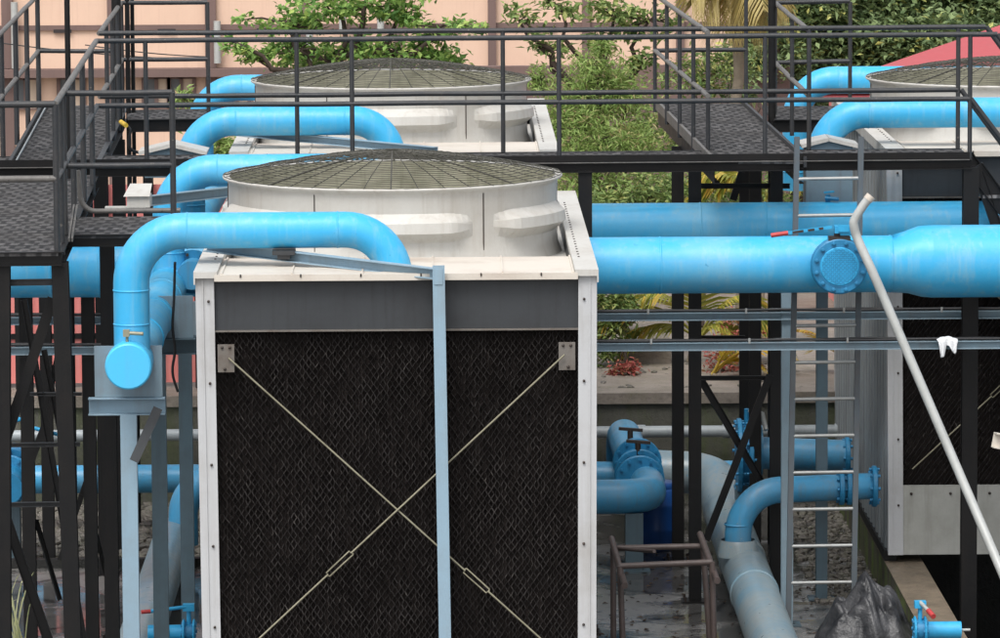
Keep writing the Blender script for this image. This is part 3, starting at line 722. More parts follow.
# stairs down to the right
st = thing('steel_stair', 'black steel stair with sloping handrails leaving the right end of the cross walkway', 'stair', wpt(985, vF, 0))
for v, pe in ((vF, 972), (vK, 962)):
    a = wpt(pe+4, v, zD-.08); b = a+WX*2.6+V((0, 0, -3.6))
    part('stringer', MB().chan(a, b, .05, .16), M['black'], st)
    a = wpt(pe+(25 if v == vF else 24), v, zRt); b = a+WX*2.4+V((0, 0, -3.3)); rail(st, (a, b), nm='handrail')
    a = wpt(pe-1, v, zRm); b = a+WX*2.6+V((0, 0, -3.45)); rail(st, (a, b), nm='handrail')
    for k in range(1, 4):
        q = wpt(pe+25, v, 0)+WX*(.2+.7*k); zq_ = zRt-(.2+.7*k)*3.3/2.4; rpost(st, q, zq_, zq_-1.05)
for k in range(1, 13):
    a = wpt(974, vF, zD-.08)+WX*(2.6*k/13)+V((0, 0, -3.6*k/13)); b = a+WN*(vK-vF)
    part('tread', MB().bar(a, b, .22, .03), M['grating'], st)

# right rear walkway
zRw = zD
rwk = thing('rear_walkway', 'railed walkway of dark grating leading back beyond the cross walkway between the rear towers', 'walkway', PZ(745, 130, zD)-V((0, 0, zD)), G_P)
A = PZ(715, 161, zD); B = PZ(803, 161, zD); C_ = PZ(741, 104, zD); D_ = PZ(659, 104, zD)
deckslab(rwk, (A, B, C_, D_), zD+.005)
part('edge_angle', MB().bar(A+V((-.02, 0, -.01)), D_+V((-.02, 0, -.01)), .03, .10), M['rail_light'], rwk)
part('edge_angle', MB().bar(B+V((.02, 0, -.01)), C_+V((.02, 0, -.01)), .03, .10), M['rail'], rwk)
part('side_beam', MB().chan(A+V((.02, 0, -.14)), D_+V((.02, 0, -.14)), .06, .15), M['black'], rwk)
part('side_beam', MB().chan(B+V((-.02, 0, -.14)), C_+V((-.02, 0, -.14)), .06, .15), M['black'], rwk)
part('side_beam', MB().chan(D_+V((0, .03, -.1)), C_+V((0, .03, -.1)), .06, .15), M['black'], rwk)
hr, hm = zRt-zD, zRm-zD
def edge(p, h): return V((p.x, p.y, zD+h))
A2 = PZ(708, 156, zD); D2 = PZ(655, 103, zD); C2 = PZ(746, 102, zD)
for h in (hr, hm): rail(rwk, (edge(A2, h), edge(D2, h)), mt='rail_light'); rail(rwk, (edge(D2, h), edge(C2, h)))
for k in (.0, .25, .5, .75): rpost(rwk, D2.lerp(A2, k), zRt, zD-.1)
rpost(rwk, C2, zRt, zD-.1)
for px in (678, 755): 
    column(rwk, px, 50.4, zD-.2, 500)
column(rwk, 745, 53, zD-.2, 300)
# platform beside the right hand tower
spf = thing('service_platform', 'small railed platform in front of the pipe bends at the right hand tower', 'platform', PZ(790, 120, zD)-V((0, 0, zD)), 'small service platforms beside the towers')
a = PZ(762, 106, zD); b = PZ(835, 106, zD); c_ = PZ(850, 119, zD); d = PZ(774, 119, zD)
deckslab(spf, (d, c_, b, a), zD)
part('edge_beam', MB().chan(d+V((0, -.03, -.07)), c_+V((0, -.03, -.07)), .05, .13), M['black'], spf)
yp = 52.3
def T(px, py, y): return PY(px, py, y)
e0t, e0m = T(807, 29, 47.7), T(808, 95, 47.7); e1t, e1m = T(775, 3, yp), T(775, 63, yp)
rail(spf, (e0t, e1t), mt='rail_light'); rail(spf, (e0m, e1m), mt='rail_light')
rail(spf, (e1t, T(850, 1, yp))); rail(spf, (e1m, T(850, 61, yp)))
for (px, y) in ((792, 49.9), (850, yp), (775, yp)): p = T(px, 90, y); rpost(spf, p, T(px, 14 if px == 792 else 2, y).z, zD-.05)
pp = T(772, 60, 51.5)
solo('black_pole', MB().cyl((pp.x, pp.y, 0), (pp.x, pp.y, zD+3), .042, 12), M['black'], 'tall black pole rising above the rails left of the right hand pipe bends', 'pole')

# ladder
yl = 46.2
ld = thing('steel_ladder', 'grey steel ladder standing in front of the cross walkway and behind the thick blue pipe', 'ladder', PY(823, 640, yl))
for (xa_, xb_) in ((797, 788), (861, 853)):
    a = PY(xa_, 137, yl); b = PY(xb_, 641, yl)
    part('stile', MB().chan(a, b, .05, .068, .007, (0, 1, 0)), M['ladder'], ld)
for k in range(1, 13):
    y_ = 141.5+36.7*k; f = (y_-137)/504
    a = PY(797-9*f, y_+1, yl-.02); b = PY(861-8*f, y_, yl-.02)
    part('rung', MB().tube([a+V((.02, 0, 0)), b-V((.02, 0, 0))], .017, 10), M['alu'], ld)

# left platform (lower) and its rails
zA = zD-.075
lp = thing('corner_platform', 'large dark grating platform with worn rails at the left edge of the photo', 'platform', PZ(20, 252, zA)-V((0, 0, zA)), G_P)
fA = PZ(58, 252, zA); vA = fA.dot(WN)
a0 = PW(-60, 253, vA); a0.z = 0; a1 = PW(58, 252, vA); back = PZ(98, 178, zA)
vB = vF-.07
def lw(px, py, z): return PZ(px, py, z)
L0 = V((a0.x, a0.y, 0)); L1 = V((a1.x, a1.y, 0))
L2 = L1+WN*(vB-vA); L3 = L0+WN*(vB-vA)
deckslab(lp, (L0, L1, L2, L3), zA)
part('edge_beam', MB().chan((L0.x, L0.y-.02, zA-.05), (L1.x+.03, L1.y-.02, zA-.05), .06, .11), M['black'], lp)
part('side_beam', MB().chan((L1.x+.02, L1.y, zA-.06), (L2.x+.02, L2.y, zA-.06), .05, .12), M['black'], lp)
vR = vA+.05
tA = PW(54, 104.5, vR).z; mA = PW(54, 179, vR).z
r0 = PW(-60, 104, vR); r1_ = PW(55, 104, vR); 
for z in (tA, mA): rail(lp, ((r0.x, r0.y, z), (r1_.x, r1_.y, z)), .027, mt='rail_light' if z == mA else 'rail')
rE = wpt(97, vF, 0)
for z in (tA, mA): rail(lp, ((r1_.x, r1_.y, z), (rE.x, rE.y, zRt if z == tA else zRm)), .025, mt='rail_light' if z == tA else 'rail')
for f_ in (0, .1, .38, .62, .85): 
    q = V((r1_.x, r1_.y, 0)).lerp(rE, f_); rpost(lp, q, tA+(zRt-tA)*.9*f_, zA-.1, .025)
q0 = PW(66, 400, vA+.06)
pt = PW(62, 262, vA+.06); pbm = PW(76, 638, vA+.06)
for (pa_, pb2, vv) in (((60, 262), (73, 638), vA+.08), ((2, 262), (3, 638), vA+.06)):
    u1 = PW(*pa_, vv); u2 = PW(*pb2, vv); k = (u2-u1)/(u1.z-u2.z); bot = u1+k*u1.z; bot.z = 0
    cq = part('column', MB().ibeam(bot, u1, .13, .13, .014), M['black'], lp)
    part('base_plate', MB().box((bot.x-.15, bot.y-.15, 0), (bot.x+.15, bot.y+.15, .015)), M['black'], cq)
for px in (28, 90): column(lp, px, vF-.2, zA-.05)
lbr(lp, 53, 298, vA+.2, -2, 462, vA+.2, .085); lbr(lp, -10, 283, vA+.1, 52, 282, vA+.1, .05, 'rail', 'strut')
lbr(lp, 10, 445, vA+1.2, 80, 444, vA+1.2, .035, 'rail', 'strut'); lbr(lp, -10, 505, vA+1.0, 60, 504, vA+1.0, .04, 'rail', 'strut')
lbr(lp, 30, 394, vA+3, 82, 394, vA+3, .03, 'rail', 'strut'); lbr(lp, 24, 300, vA+3, 84, 640, vA+3, .055)
lbr(lp, 0, 500, vA+.5, 50, 645, vA+.5, .08); lbr(lp, 54, 400, vA+4, 28, 470, vA+4, .06); lbr(lp, 90, 470, vF-.1, 60, 560, vF-.1, .05)
lbr(lp, 60, 345, vA+3.5, 44, 420, vA+3.5, .05); lbr(lp, 44, 350, vA+3.4, 60, 430, vA+3.4, .05)
lbr(lp, 88, 500, vF-.2, 112, 600, vK, .04); lbr(lp, 36, 520, vF-.2, 60, 600, vF-.1, .04)
# platform 1 beside the near tower
s1 = thing('service_platform', 'small railed grating platform left of the near blue pipe bend', 'platform', PZ(110, 236, zA)-V((0, 0, zA)), 'small service platforms beside the towers')
a = PZ(68, 235, zA); vS = a.dot(WN)
b = PW(176, 235, vS); b2 = V((b.x, b.y, 0))+WN*1.5; a2 = V((a.x, a.y, 0))+WN*1.5
deckslab(s1, (V((a.x, a.y, 0)), V((b.x, b.y, 0)), b2, a2), zA+.002)
part('edge_beam', MB().chan((a.x-.03, a.y-.02, zA-.045), (b.x, b.y-.02, zA-.045), .05, .10), M['black'], s1)
zt_ = PW(120, 93, vS).z; zm_ = PW(120, 165.5, vS).z
ra = PW(63, 93, vS); rb = PW(172, 93, vS)
rail(s1, ((ra.x, ra.y, zt_), (rb.x, rb.y, zt_))); rail(s1, ((ra.x, ra.y, zm_), (rb.x, rb.y, zm_)))
for x_, y_ in ((ra.x, ra.y), (rb.x, rb.y)): rpost(s1, (x_, y_), zt_, zA, .025)
zl_ = zA+.05
p0_ = V((a2.x+.02, a2.y, zl_)); part('bent_rail', MB().tube(fillet([p0_+V((-.0, 0, .35)), p0_+V((.03, 0, 0)), V((b2.x, b2.y, zl_))], .12), .022, 10), M['rail_light'], s1)
part('bar_rack', MB().bar(PZ(74, 206, zA+.2), PZ(69, 240, zA+.02), .015, .03).bar(PZ(77, 206, zA+.2), PZ(72, 240, zA+.02), .015, .03), M['rail_light'], s1)
column(s1, 110, vS+1.5, zA-.02)

# left rear walkway
lr = thing('rear_walkway', 'railed walkway of dark grating leading back from the left end of the cross walkway', 'walkway', PZ(70, 130, zD)-V((0, 0, zD)), G_P)
A = PZ(10, 165, zD); B = PZ(97, 160, zD); C_ = PZ(125, 106, zD); D_ = PZ(43, 106, zD)
deckslab(lr, (A, B, C_, D_), zD+.004)
part('edge_angle', MB().bar(A+V((0, 0, .02)), D_+V((0, 0, .02)), .03, .05), M['rail'], lr)
part('edge_strip', MB().bar(A+V((.05, 0, .02)), D_+V((.05, 0, .02)), .012, .02), M['pvc_grey'], lr)
part('side_beam', MB().chan(B+V((.02, 0, -.07)), C_+V((.02, 0, -.07)), .05, .15), M['rail'], lr)
part('side_beam', MB().chan(A+V((0, 0, -.1)), D_+V((0, 0, -.1)), .05, .15), M['black'], lr)
part('side_beam', MB().chan(C_+V((0, 0, -.1)), D_+V((0, 0, -.1)), .05, .15), M['black'], lr)
for h in (hr, hm):
    a = PZ(39, 103, zD); n0 = PZ(-25, 196, zD)
    rail(lr, (edge(n0, h), edge(a, h)), mt='rail_light'); rail(lr, (edge(a, h), edge(PZ(124, 103, zD), h)))
    s0 = wpt(100, vK, zD); s2 = PW(122, 60, 52.9); s2.z = zD
    rail(lr, (edge(s0, h), edge(s2, h)), mt='rail_light')
for (px, y_) in ((3, 155), (17, 135), (28, 119), (39, 103)): p = PZ(px, y_, zD); rpost(lr, p, zRt, zD-.1, .026)
for f_ in (.3, .55, .8, 1): rpost(lr, s0.lerp(s2, f_), zRt, zD-.1)
# tall poles
for (px, v, l, r_) in ((68, 46.0, 'thin black pole rising from the left platform corner beside the worn rail bend', .026), (117, 52.0, 'thick black pole behind the left rear walkway rails', .05),
                       (128, 52.9, 'thin black pole just right of the thick pole behind the left rails', .026), (133, 53.0, 'thinnest black pole of the cluster left of the upper blue bend', .022)):
    p = PW(px, 70, v); solo('black_pole', MB().cyl((p.x, p.y, 0), (p.x, p.y, zD+3.2), r_, 10), M['black'], l, 'pole')
s2b = thing('service_platform', 'small railed platform in front of the upper left blue pipe bend', 'platform', PZ(150, 118, zD)-V((0, 0, zD)), 'small service platforms beside the towers')
a = PZ(128, 119, zD); b = PZ(212, 118, zD); c_ = PZ(207, 109, zD); d = PZ(127, 110, zD)
deckslab(s2b, (a, b, c_, d), zD)
part('edge_beam', MB().chan(a+V((0, -.03, -.07)), b+V((0, -.03, -.07)), .05, .13), M['black'], s2b)
for h in (hr, hm):
    q1, q2 = PW(122, 60, 52.9), PW(208, 60, 52.9); rail(s2b, (V((q1.x, q1.y, zD+h)), V((q2.x, q2.y, zD+h))))
rpost(s2b, q2, zRt, zD-.05)
column(s2b, 101, 50.0, zD-.15, 190, .14); column(s2b, 119, 51.2, zD-.15, 190, .13)
column(s2b, 48, 50.6, zD-.15, 480)
hz = []
P0 = [PY(119, 121, 51.0), PY(126, 125, 50.8), PY(131, 130, 50.8), PY(128, 140, 50.8), PY(130, 150, 50.8), PY(140, 153, 50.9)]
hs = thing('black_hose', 'black hose with yellow fitting hanging at the left walkway edge', 'hose', P0[-1])
part('hose', MB().tube(fillet(P0, .08, 4), .016, 8), M['rubber'], hs)
part('fitting', MB().cyl(PY(121, 122, 50.95), PY(126, 125.5, 50.75), .024, 10), M['yellow'], hs)

# valve housings with gabled lids
def housing(label, x0, x1, ytop, yeave, ybot, y):
    a = PY(x0, yeave, y); b = PY(x1, yeave, y); r = PY((x0+x1)/2-1, ytop, y); zb = PY(x0, ybot, y).z
    t = thing('gabled_housing', label, 'housing', (r.x, y, zb), 'blue grey housings with white gabled lids')
    dp = .4
    vs = [(a.x+.05, y, zb), (b.x-.05, y, zb), (b.x-.05, y, b.z-.01), (r.x, y, r.z-.02), (a.x+.05, y, a.z-.01)]
    n = 5; vs += [(p[0], y+dp, p[2]) for p in vs]
    part('case', MB().add(vs, [(0, 1, 2, 3, 4), (9, 8, 7, 6, 5)]+[(i, i+5, (i+1) % 5+5, (i+1) % 5) for i in range(5)]), M['gal'], t)
    m = MB(); m.bar((a.x-.0, y+dp/2-.02, a.z), (r.x, y+dp/2-.02, r.z), dp+.1, .035); m.bar((r.x, y+dp/2-.02, r.z), (b.x, y+dp/2-.02, b.z), dp+.1, .035)
    part('lid', m, M['white'], t)
housing('blue grey box with white gabled lid behind the left rails', 139, 207, 145, 153, 178, 47.7)
housing('blue grey box with white gabled lid behind the ladder top', 801, 858, 139, 146, 215, 48.0)
bx = PY(139, 193, 43.5)
solo('vent_box', MB().box((bx.x-.1, 43.4, bx.z-.12), (bx.x+.1, 43.7, bx.z-.02)).add([(bx.x-.13, 43.37, bx.z-.02), (bx.x+.1, 43.37, bx.z-.02), (bx.x+.1, 43.75, bx.z+.06), (bx.x-.09, 43.75, bx.z+.06)], [(0, 1, 2, 3)]).box((bx.x-.3, 43.5, bx.z-.16), (bx.x+.05, 43.6, bx.z-.122)), M['white'], 'small white lidded box between the left rail and the blue bend', 'box')

# ------------------------------------------------------------------ leaning pole, rag, small bits
pp = [PY(871, 196, 45.10), PY(863, 206, 45.1), PY(855, 219, 45.1), PY(854, 226, 45.1), PY(858, 240, 45.1), PY(873, 273, 45.0), PY(893, 319, 44.95), PY(961, 477, 44.5), PY(1040, 660, 43.5)]
lpz = thing('plastic_pole', 'long white plastic tube bent near its top, leaning over the thick blue pipe', 'pole', pp[-1])
sm = []
for i in range(len(pp)-1):
    for k in range(4):
        p0, p1, p2, p3 = pp[max(0, i-1)], pp[i], pp[i+1], pp[min(len(pp)-1, i+2)]; t_ = k/4
        sm.append(.5*((2*p1)+(p2-p0)*t_+(2*p0-5*p1+4*p2-p3)*t_*t_+(3*p1-p0-3*p2+p3)*t_**3))
sm.append(pp[-1])
part('tube', MB().tube(sm, [.040]*9+[.042]*(len(sm)-9), 16), M['pvc'], lpz)
part('rusty_tip', MB().tube([pp[0]+(pp[0]-pp[1])*.02, pp[0]*.6+pp[1]*.4], .045, 16), M['cream'], lpz)
# rag
rg = MB(); vs = []; rc = PY(947, 342, 45.68); N = 22
for i in range(N+1):
    for j in range(N+1):
        u = i/N-.5; s_ = j/N
        drop = (.17 if u < -.12 else .07 if u < .12 else .13)*(1-.8*max(0, abs(u)-.42)/.08)
        sm_ = min(1, max(0, (s_-.25)/.75))
        x = rc.x+u*.19*(1-.45*sm_)+(.03*sm_ if u > .12 else -.02*sm_ if u < -.12 else 0)
        dz = .03*math.cos(u*2.8)-drop*sm_
        yv = rc.y+.03-.085*min(1, s_*3)-.018*math.sin(u*20)*sm_
        vs.append((x, yv, rc.z+.015+dz+.006*noise.noise(V((u*5, s_*4, 0)))))
rg.add(vs, [(i*(N+1)+j, (i+1)*(N+1)+j, (i+1)*(N+1)+j+1, i*(N+1)+j+1) for i in range(N) for j in range(N)], True)
ro = solo('rag', rg, M['cloth'], 'white rag hanging over the lower cable beam right of the leaning pole', 'rag')
so = ro.modifiers.new('thick', 'SOLIDIFY'); so.thickness = .006
# hanging tray piece
a = PY(158, 408, 39.5); b = PY(134, 461, 39.4)
tr = solo('cable_tray', MB().chan(a, b, .075, .04, .006, (0, -1, 0), -1), M['panel_dark'], 'short perforated metal tray hanging below the header pipe stand', 'tray')
ct = PY(994, 440, 45.0)
solo('metal_channel', MB().chan(ct, ct+V((1.2, .3, -.25)), .08, .14, .012), M['cream'], 'end of a pale metal channel poking in at the right edge', 'channel')
c0 = [PY(x, y, 42.0) for x, y in ((175, 262), (174, 300), (172, 330), (176, 350), (171, 372), (178, 392))]
solo('black_cable', MB().tube(fillet(c0, .1, 4), .012, 6), M['rubber'], 'black cable hanging down beside the header pipe stands', 'cable')

# ------------------------------------------------------------------ low level pipes
def gpipe(label, path, r, mt, rad=.45, rings=(), name='ground_pipe', cat='pipe', n=28):
    t = thing(name, label, cat, V(path[0])-V((0, 0, r)))
    part('pipe_run', MB().tube(fillet(path, rad, 10) if len(path) > 2 else path, r, n), M[mt], t)
    return t
def flange(t, c, ax, r, bolts=10, mt='blue_valve', w=.05):
    ring = part('flange', MB().lathe([(0.02, -w/2), (r-.01, -w/2), (r, -w/2+.008), (r, w/2-.008), (r-.01, w/2), (.02, w/2)], c, 32, ax, False), M[mt], t)
    for k in range(bolts):
        a = 2*math.pi*k/bolts; u, w_ = math.cos(a)*(r-.035), math.sin(a)*(r-.035)
        if ax == 'Y': q0, q1 = (c[0]+u, c[1]-w, c[2]+w_), (c[0]+u, c[1]+w, c[2]+w_)
        else: q0, q1 = (c[0]-w, c[1]+u, c[2]+w_), (c[0]+w, c[1]+u, c[2]+w_)
        part('flange_bolt', MB().cyl(q0, q1, .017, 6), M['blue_valve'], ring)
# along the wall
zz = PY(740, 431, 54.2).z
gpipe('thin grey plastic pipe fixed along the mossy retaining wall', [(-12, 54.2, zz), (PY(870, 430, 54.2).x, 54.2, zz)], .065, 'pvc_grey', n=14)
for px in (640, 728, 840):
    p = PY(px, 431, 54.2); solo('pipe_collar', MB().cyl((p.x-.06, 54.2, zz), (p.x+.06, 54.2, zz), .078, 14), M['pvc_grey'], {640: 'grey collar on the wall pipe above the left blue valve', 728: 'grey collar on the wall pipe between the black columns', 840: 'grey collar on the wall pipe behind the ladder'}[px], 'collar', 'collars on the grey wall pipe')
yb = 52.6; zb_ = PY(680, 475, yb).z; rb_ = .15
gpipe('blue pipe running low along the wall from behind the near tower to the ladder', [(-12, yb, zb_), (PY(745, 475, yb).x, yb, zb_)], rb_, 'blue_dull')
# valve group left (behind the right post of the near tower)
vx = PY(634, 470, 50.5).x
va1 = thing('gate_valve', 'blue flanged valve with two bent wing stems right of the near tower post', 'valve', (vx, 51, 0.6))
zc_ = PY(636, 492, 50.2).z
part('inlet_pipe', MB().tube(fillet([(vx-2.5, 49.9, zc_), (vx+.14, 49.9, zc_), (vx+.14, 51.2, zc_+.02)], .3, 10), .175, 28), M['blue_dull'], va1)
e1 = PY(634, 470, 51.2); e2 = PY(620, 434, 53.3)
dirv = V((0, 1, 0))
part('valve_body', MB().tube([(vx+.08, 50.9, zc_+.03), (vx+.05, 51.6, zc_+.08)], .2, 28), M['blue_valve'], va1)
for y_ in (50.75, 51.0, 51.45): flange(va1, (vx+.07, y_, zc_+.04+(y_-50.75)*.12), 'Y', .255, 12)
part('outlet_pipe', MB().tube(fillet([(vx+.04, 51.6, zc_+.08), (vx-.02, 53.0, zc_+.22), (vx-.02, 53.2, zc_-.3)], .2, 8), .18, 28), M['blue_dull'], va1)
for (dx, y_, dz) in ((.06, 51.0, .36), (0, 51.5, .42)):
    part('wing_stem', MB().cyl((vx+dx, y_, zc_+.2), (vx+dx, y_, zc_+dz+.04), .03, 10).bar((vx+dx-.12, y_, zc_+dz+.05), (vx+dx+.13, y_, zc_+dz+.03), .05, .03), M['bolt'], va1)
# drum
dp = PY(656, 528, 51.3)
dr = thing('plastic_drum', 'dark blue plastic drum standing on the wet floor behind the black columns', 'drum', (dp.x, 51.3, 0))
part('drum_body', MB().lathe([(0, 0), (.24, 0), (.26, .03), (.27, .2), (.275, .22), (.27, .24), (.27, .45), (.275, .47), (.27, .49), (.26, .62), (.22, .65), (0, .65)], (dp.x, 51.3, .0), 28), M['drum'], dr)
part('drum_lid', MB().lathe([(0, .69), (.23, .69), (.235, .66), (.235, .64)], (dp.x, 51.3, 0), 28), M['drum'], dr)
# valve group right
vx2 = PY(745, 455, 50.8).x; z2 = PY(745, 455, 50.8).z
va2 = thing('gate_valve', 'large blue flanged valve with pale lever between the black columns', 'valve', (vx2, 50.8, 0))
for x_ in (vx2-.06, vx2+.05): flange(va2, (x_, 50.8, z2), 'X', .38, 14)
part('valve_body', MB().cyl((vx2-.06, 50.8, z2), (vx2+.06, 50.8, z2), .31, 28), M['blue_valve'], va2)
part('outlet_pipe', MB().cyl((vx2+.07, 50.8, z2+.05), (PY(762, 460, 50.8).x, 50.8, z2+.05), .26, 28).cyl((PY(762, 460, 50.8).x, 50.8, z2+.02), (PY(849, 460, 50.8).x, 50.8, z2-.02), .165, 28), M['blue_dull'], va2)
flange(va2, (PY(847, 462, 50.8).x, 50.8, z2-.02), 'X', .2, 8)
lv0 = PY(762, 413, 50.7); lv1 = PY(766, 430, 50.6)
part('stem', MB().cyl((vx2+.02, 50.8, z2+.3), (vx2+.02, 50.8, z2+.48), .03, 10), M['blue_valve'], va2)
part('lever', MB().cyl(lv0, lv1, .025, 10).cyl(lv0, (vx2+.02, 50.8, z2+.46), .018, 8), M['pvc'], va2)
part('support_foot', MB().box((vx2-.1, 50.7, 0), (vx2+.1, 50.9, z2-.3)), M['gal_dark'], va2)
# upper ladder-level small valve between
# big ground header in depth direction at right
xg0 = PY(763, 620, 45.5); zg = .36; xg = PZ(766, 625, zg).x
gp = thing('ground_header_pipe', 'thick grey and blue weathered pipe lying towards the viewer right of the pipe trestle', 'pipe', (xg, 40, zg-.24))
part('pipe_run', MB().tube(fillet([(xg, 39.5, zg), (xg, 51.6, zg), (xg, 52.4, zg+.25), (xg-.9, 52.5, zg+.28)], .35), .225, 36), M['blue_grey_pipe'], gp)
for y_ in (46.4, 48.3): part('weld_ring', MB().lathe([(.225, -.02), (.235, -.01), (.235, .01), (.225, .02)], (xg, y_, zg), 32, 'Y'), M['blue_grey_pipe'], gp)
part('branch_saddle', MB().lathe([(.20, 0), (.185, .12), (.165, .16)], (PY(738, 540, 47.7).x, 47.7, zg+.15), 28), M['blue_grey_pipe'], gp)
xb_ = PY(738, 520, 47.7).x; zb2 = PY(800, 491, 47.7).z
bp = thing('branch_pipe', 'blue elbow pipe rising from the ground header and running to the right hand tower side', 'pipe', (xb_, 47.7, zg+.3))
part('pipe_bend', MB().tube(fillet([(xb_, 47.7, zg+.3), (xb_, 47.7, zb2), (PY(877, 491, 47.7).x, 47.7+.3, zb2)], .42, 12), .128, 30), M['blue_dull'], bp)
xf = PY(846, 491, 47.9).x
for x_ in (xf-.045, xf+.03): flange(bp, (x_, 47.9, zb2), 'X', .17, 8)
flange(bp, (PY(874, 491, 48).x, 47.98, zb2), 'X', .2, 8)
part('weld_ring', MB().lathe([(.128, -.01), (.135, -.004), (.135, .004), (.128, .01)], (xb_, 47.7, zb2-.32), 28), M['blue_dull'], bp)
# left ground header
xg2 = PZ(153, 600, .3).x
gp2 = thing('ground_header_pipe', 'thick grey weathered pipe lying towards the viewer behind the left pipe stands', 'pipe', (xg2, 40, .1))
part('pipe_run', MB().tube([(xg2, 39.5, .3), (xg2, 50.4, .3)], .2, 32), M['blue_grey_pipe'], gp2)
xe1 = PY(183, 500, 50.2).x
bp2 = thing('branch_pipe', 'blue elbow pipe dropping to the left ground header beside the near tower post', 'pipe', (xe1, 50.2, .3))
z3 = PY(200, 478, 50.2).z
part('pipe_bend', MB().tube(fillet([(xe1, 50.2, .25), (xe1, 50.2, z3), (xe1+2.2, 50.2, z3)], .38, 12), .15, 30), M['blue_dull'], bp2)
# far left valve
vx3 = PY(8, 455, 50.5); 
va3 = thing('gate_valve', 'blue flanged valve half hidden by black columns at the far left', 'valve', (vx3.x, 50.5, 0))
flange(va3, (vx3.x, 50.5, vx3.z-.25), 'Y', .25, 12); flange(va3, (vx3.x, 50.8, vx3.z-.22), 'Y', .25, 12)
part('valve_body', MB().tube([(vx3.x, 50.2, vx3.z-.3), (vx3.x, 51.3, vx3.z-.15)], .17, 24), M['blue_valve'], va3)
part('hand_wheel', MB().tube([(vx3.x+.14*math.cos(a*math.pi/8), 50.6+.14*math.sin(a*math.pi/8), vx3.z+.35) for a in range(17)], .014, 6).cyl((vx3.x, 50.6, vx3.z), (vx3.x, 50.6, vx3.z+.36), .02, 8).bar((vx3.x-.14, 50.6, vx3.z+.35), (vx3.x+.14, 50.6, vx3.z+.35), .02, .015), M['blue_cover'], va3)
part('lever', MB().cyl(PY(30, 427, 50.6), PY(60, 435, 50.6), .02, 8), M['blue_cover'], va3)
part('support_foot', MB().box((vx3.x-.1, 50.6, 0), (vx3.x+.1, 50.8, vx3.z-.5)), M['gal_dark'], va3)
# lower left small valve
def small_valve(label, px, py, y, sgn, scale=1.):
    p = PY(px, py, y); x, z = p.x, p.z; s = scale
    t = thing('ball_valve', label, 'valve', (x, y, 0), 'small blue lever valves on pipe stubs near the bottom edge')
    part('pipe_stub', MB().cyl((x+sgn*.06*s, y, z), (x+sgn*.36*s, y, z), .075*s, 20), M['blue_cover'], t)
    for dx in (-.045, .045):
        flange(t, (x+dx*s, y, z), 'X', .125*s, 6, 'blue_cover', .022)
    part('valve_body', MB().cyl((x-.045*s, y, z), (x+.045*s, y, z), .09*s, 16), M['blue_valve'], t)
    part('stem', MB().cyl((x, y, z+.08*s), (x, y, z+.24*s), .02, 10).box((x-.05, y-.04, z+.2*s), (x+.05, y+.04, z+.26*s)), M['blue_cover'], t)
    part('support_foot', MB().box((x-.03, y-.02, 0), (x+.03, y+.02, z-.08*s)), M['bolt'], t)
    return t, x, z
t, x, z = small_valve('small blue valve with long red tipped lever left of the near tower post', 189, 633, 43.4, -1)
l = part('lever', MB().cyl((x, 43.38, z+.24), (x-.33, 43.3, z+.215), .016, 10), M['blue_cover'], t)
part('lever_grip', MB().cyl((x-.33, 43.3, z+.215), (x-.41, 43.28, z+.212), .018, 10), M['red_grip'], l)
t, x, z = small_valve('small blue valve beside the black tarpaulin at the bottom right', 920, 630, 43.2, 1)
l = part('lever', MB().cyl((x, 43.18, z+.25), (x+.06, 43.0, z+.2), .018, 10), M['pvc'], t)
part('lever_grip', MB().cyl((x+.055, 43.02, z+.205), (x+.09, 42.92, z+.17), .024, 10), M['red_grip'], l)
part('bolt_tip', MB().cyl((x+.36, 43.2, z), (x+.44, 43.2, z), .012, 8), M['pvc'], t)

# pipe trestle
tt = thing('pipe_trestle', 'brown rusty tubular trestle standing on the wet floor right of the near tower', 'trestle', PZ(660, 640, 0))
y0_, y1_ = 44.6, 46.0
def tb(a, b, r=.028): part('tube', MB().tube([a, b], r, 10), M['brown_steel'], tt)
fl_t, fr_t = PY(620, 566, y0_), PY(712, 562, y0_); bl_t, br_t = PY(613, 548, y1_), PY(703, 546, y1_)
tb(bl_t+V((-.01, .12, .07)), fl_t+V((.03, -.35, -.12)), .03); tb(br_t+V((-.02, .15, .09)), fr_t+V((.03, -.3, -.12)), .03)
tb(fl_t, fr_t); tb(bl_t, br_t); tb(bl_t, V((fr_t.x-.5, y0_+.5, fr_t.z+.02)), .018)
for p_, dx in ((fl_t, .03), (fr_t, .02), (bl_t, -.0), (br_t, .06)): part('leg', MB().tube([p_, (p_.x+dx, p_.y-.05, 0)], .028, 10), M['brown_steel'], tt)
# concrete block feet under left elbow
p = PY(634, 540, 49.9); solo('pipe_support_post', MB().box((p.x-.09, 49.8, 0), (p.x+.09, 50.0, zc_-.16)).box((p.x-.16, 49.72, 0), (p.x+.16, 50.08, .02)), M['gal_dark'], 'dark square post carrying the weathered pipe elbow over the wet floor', 'post')

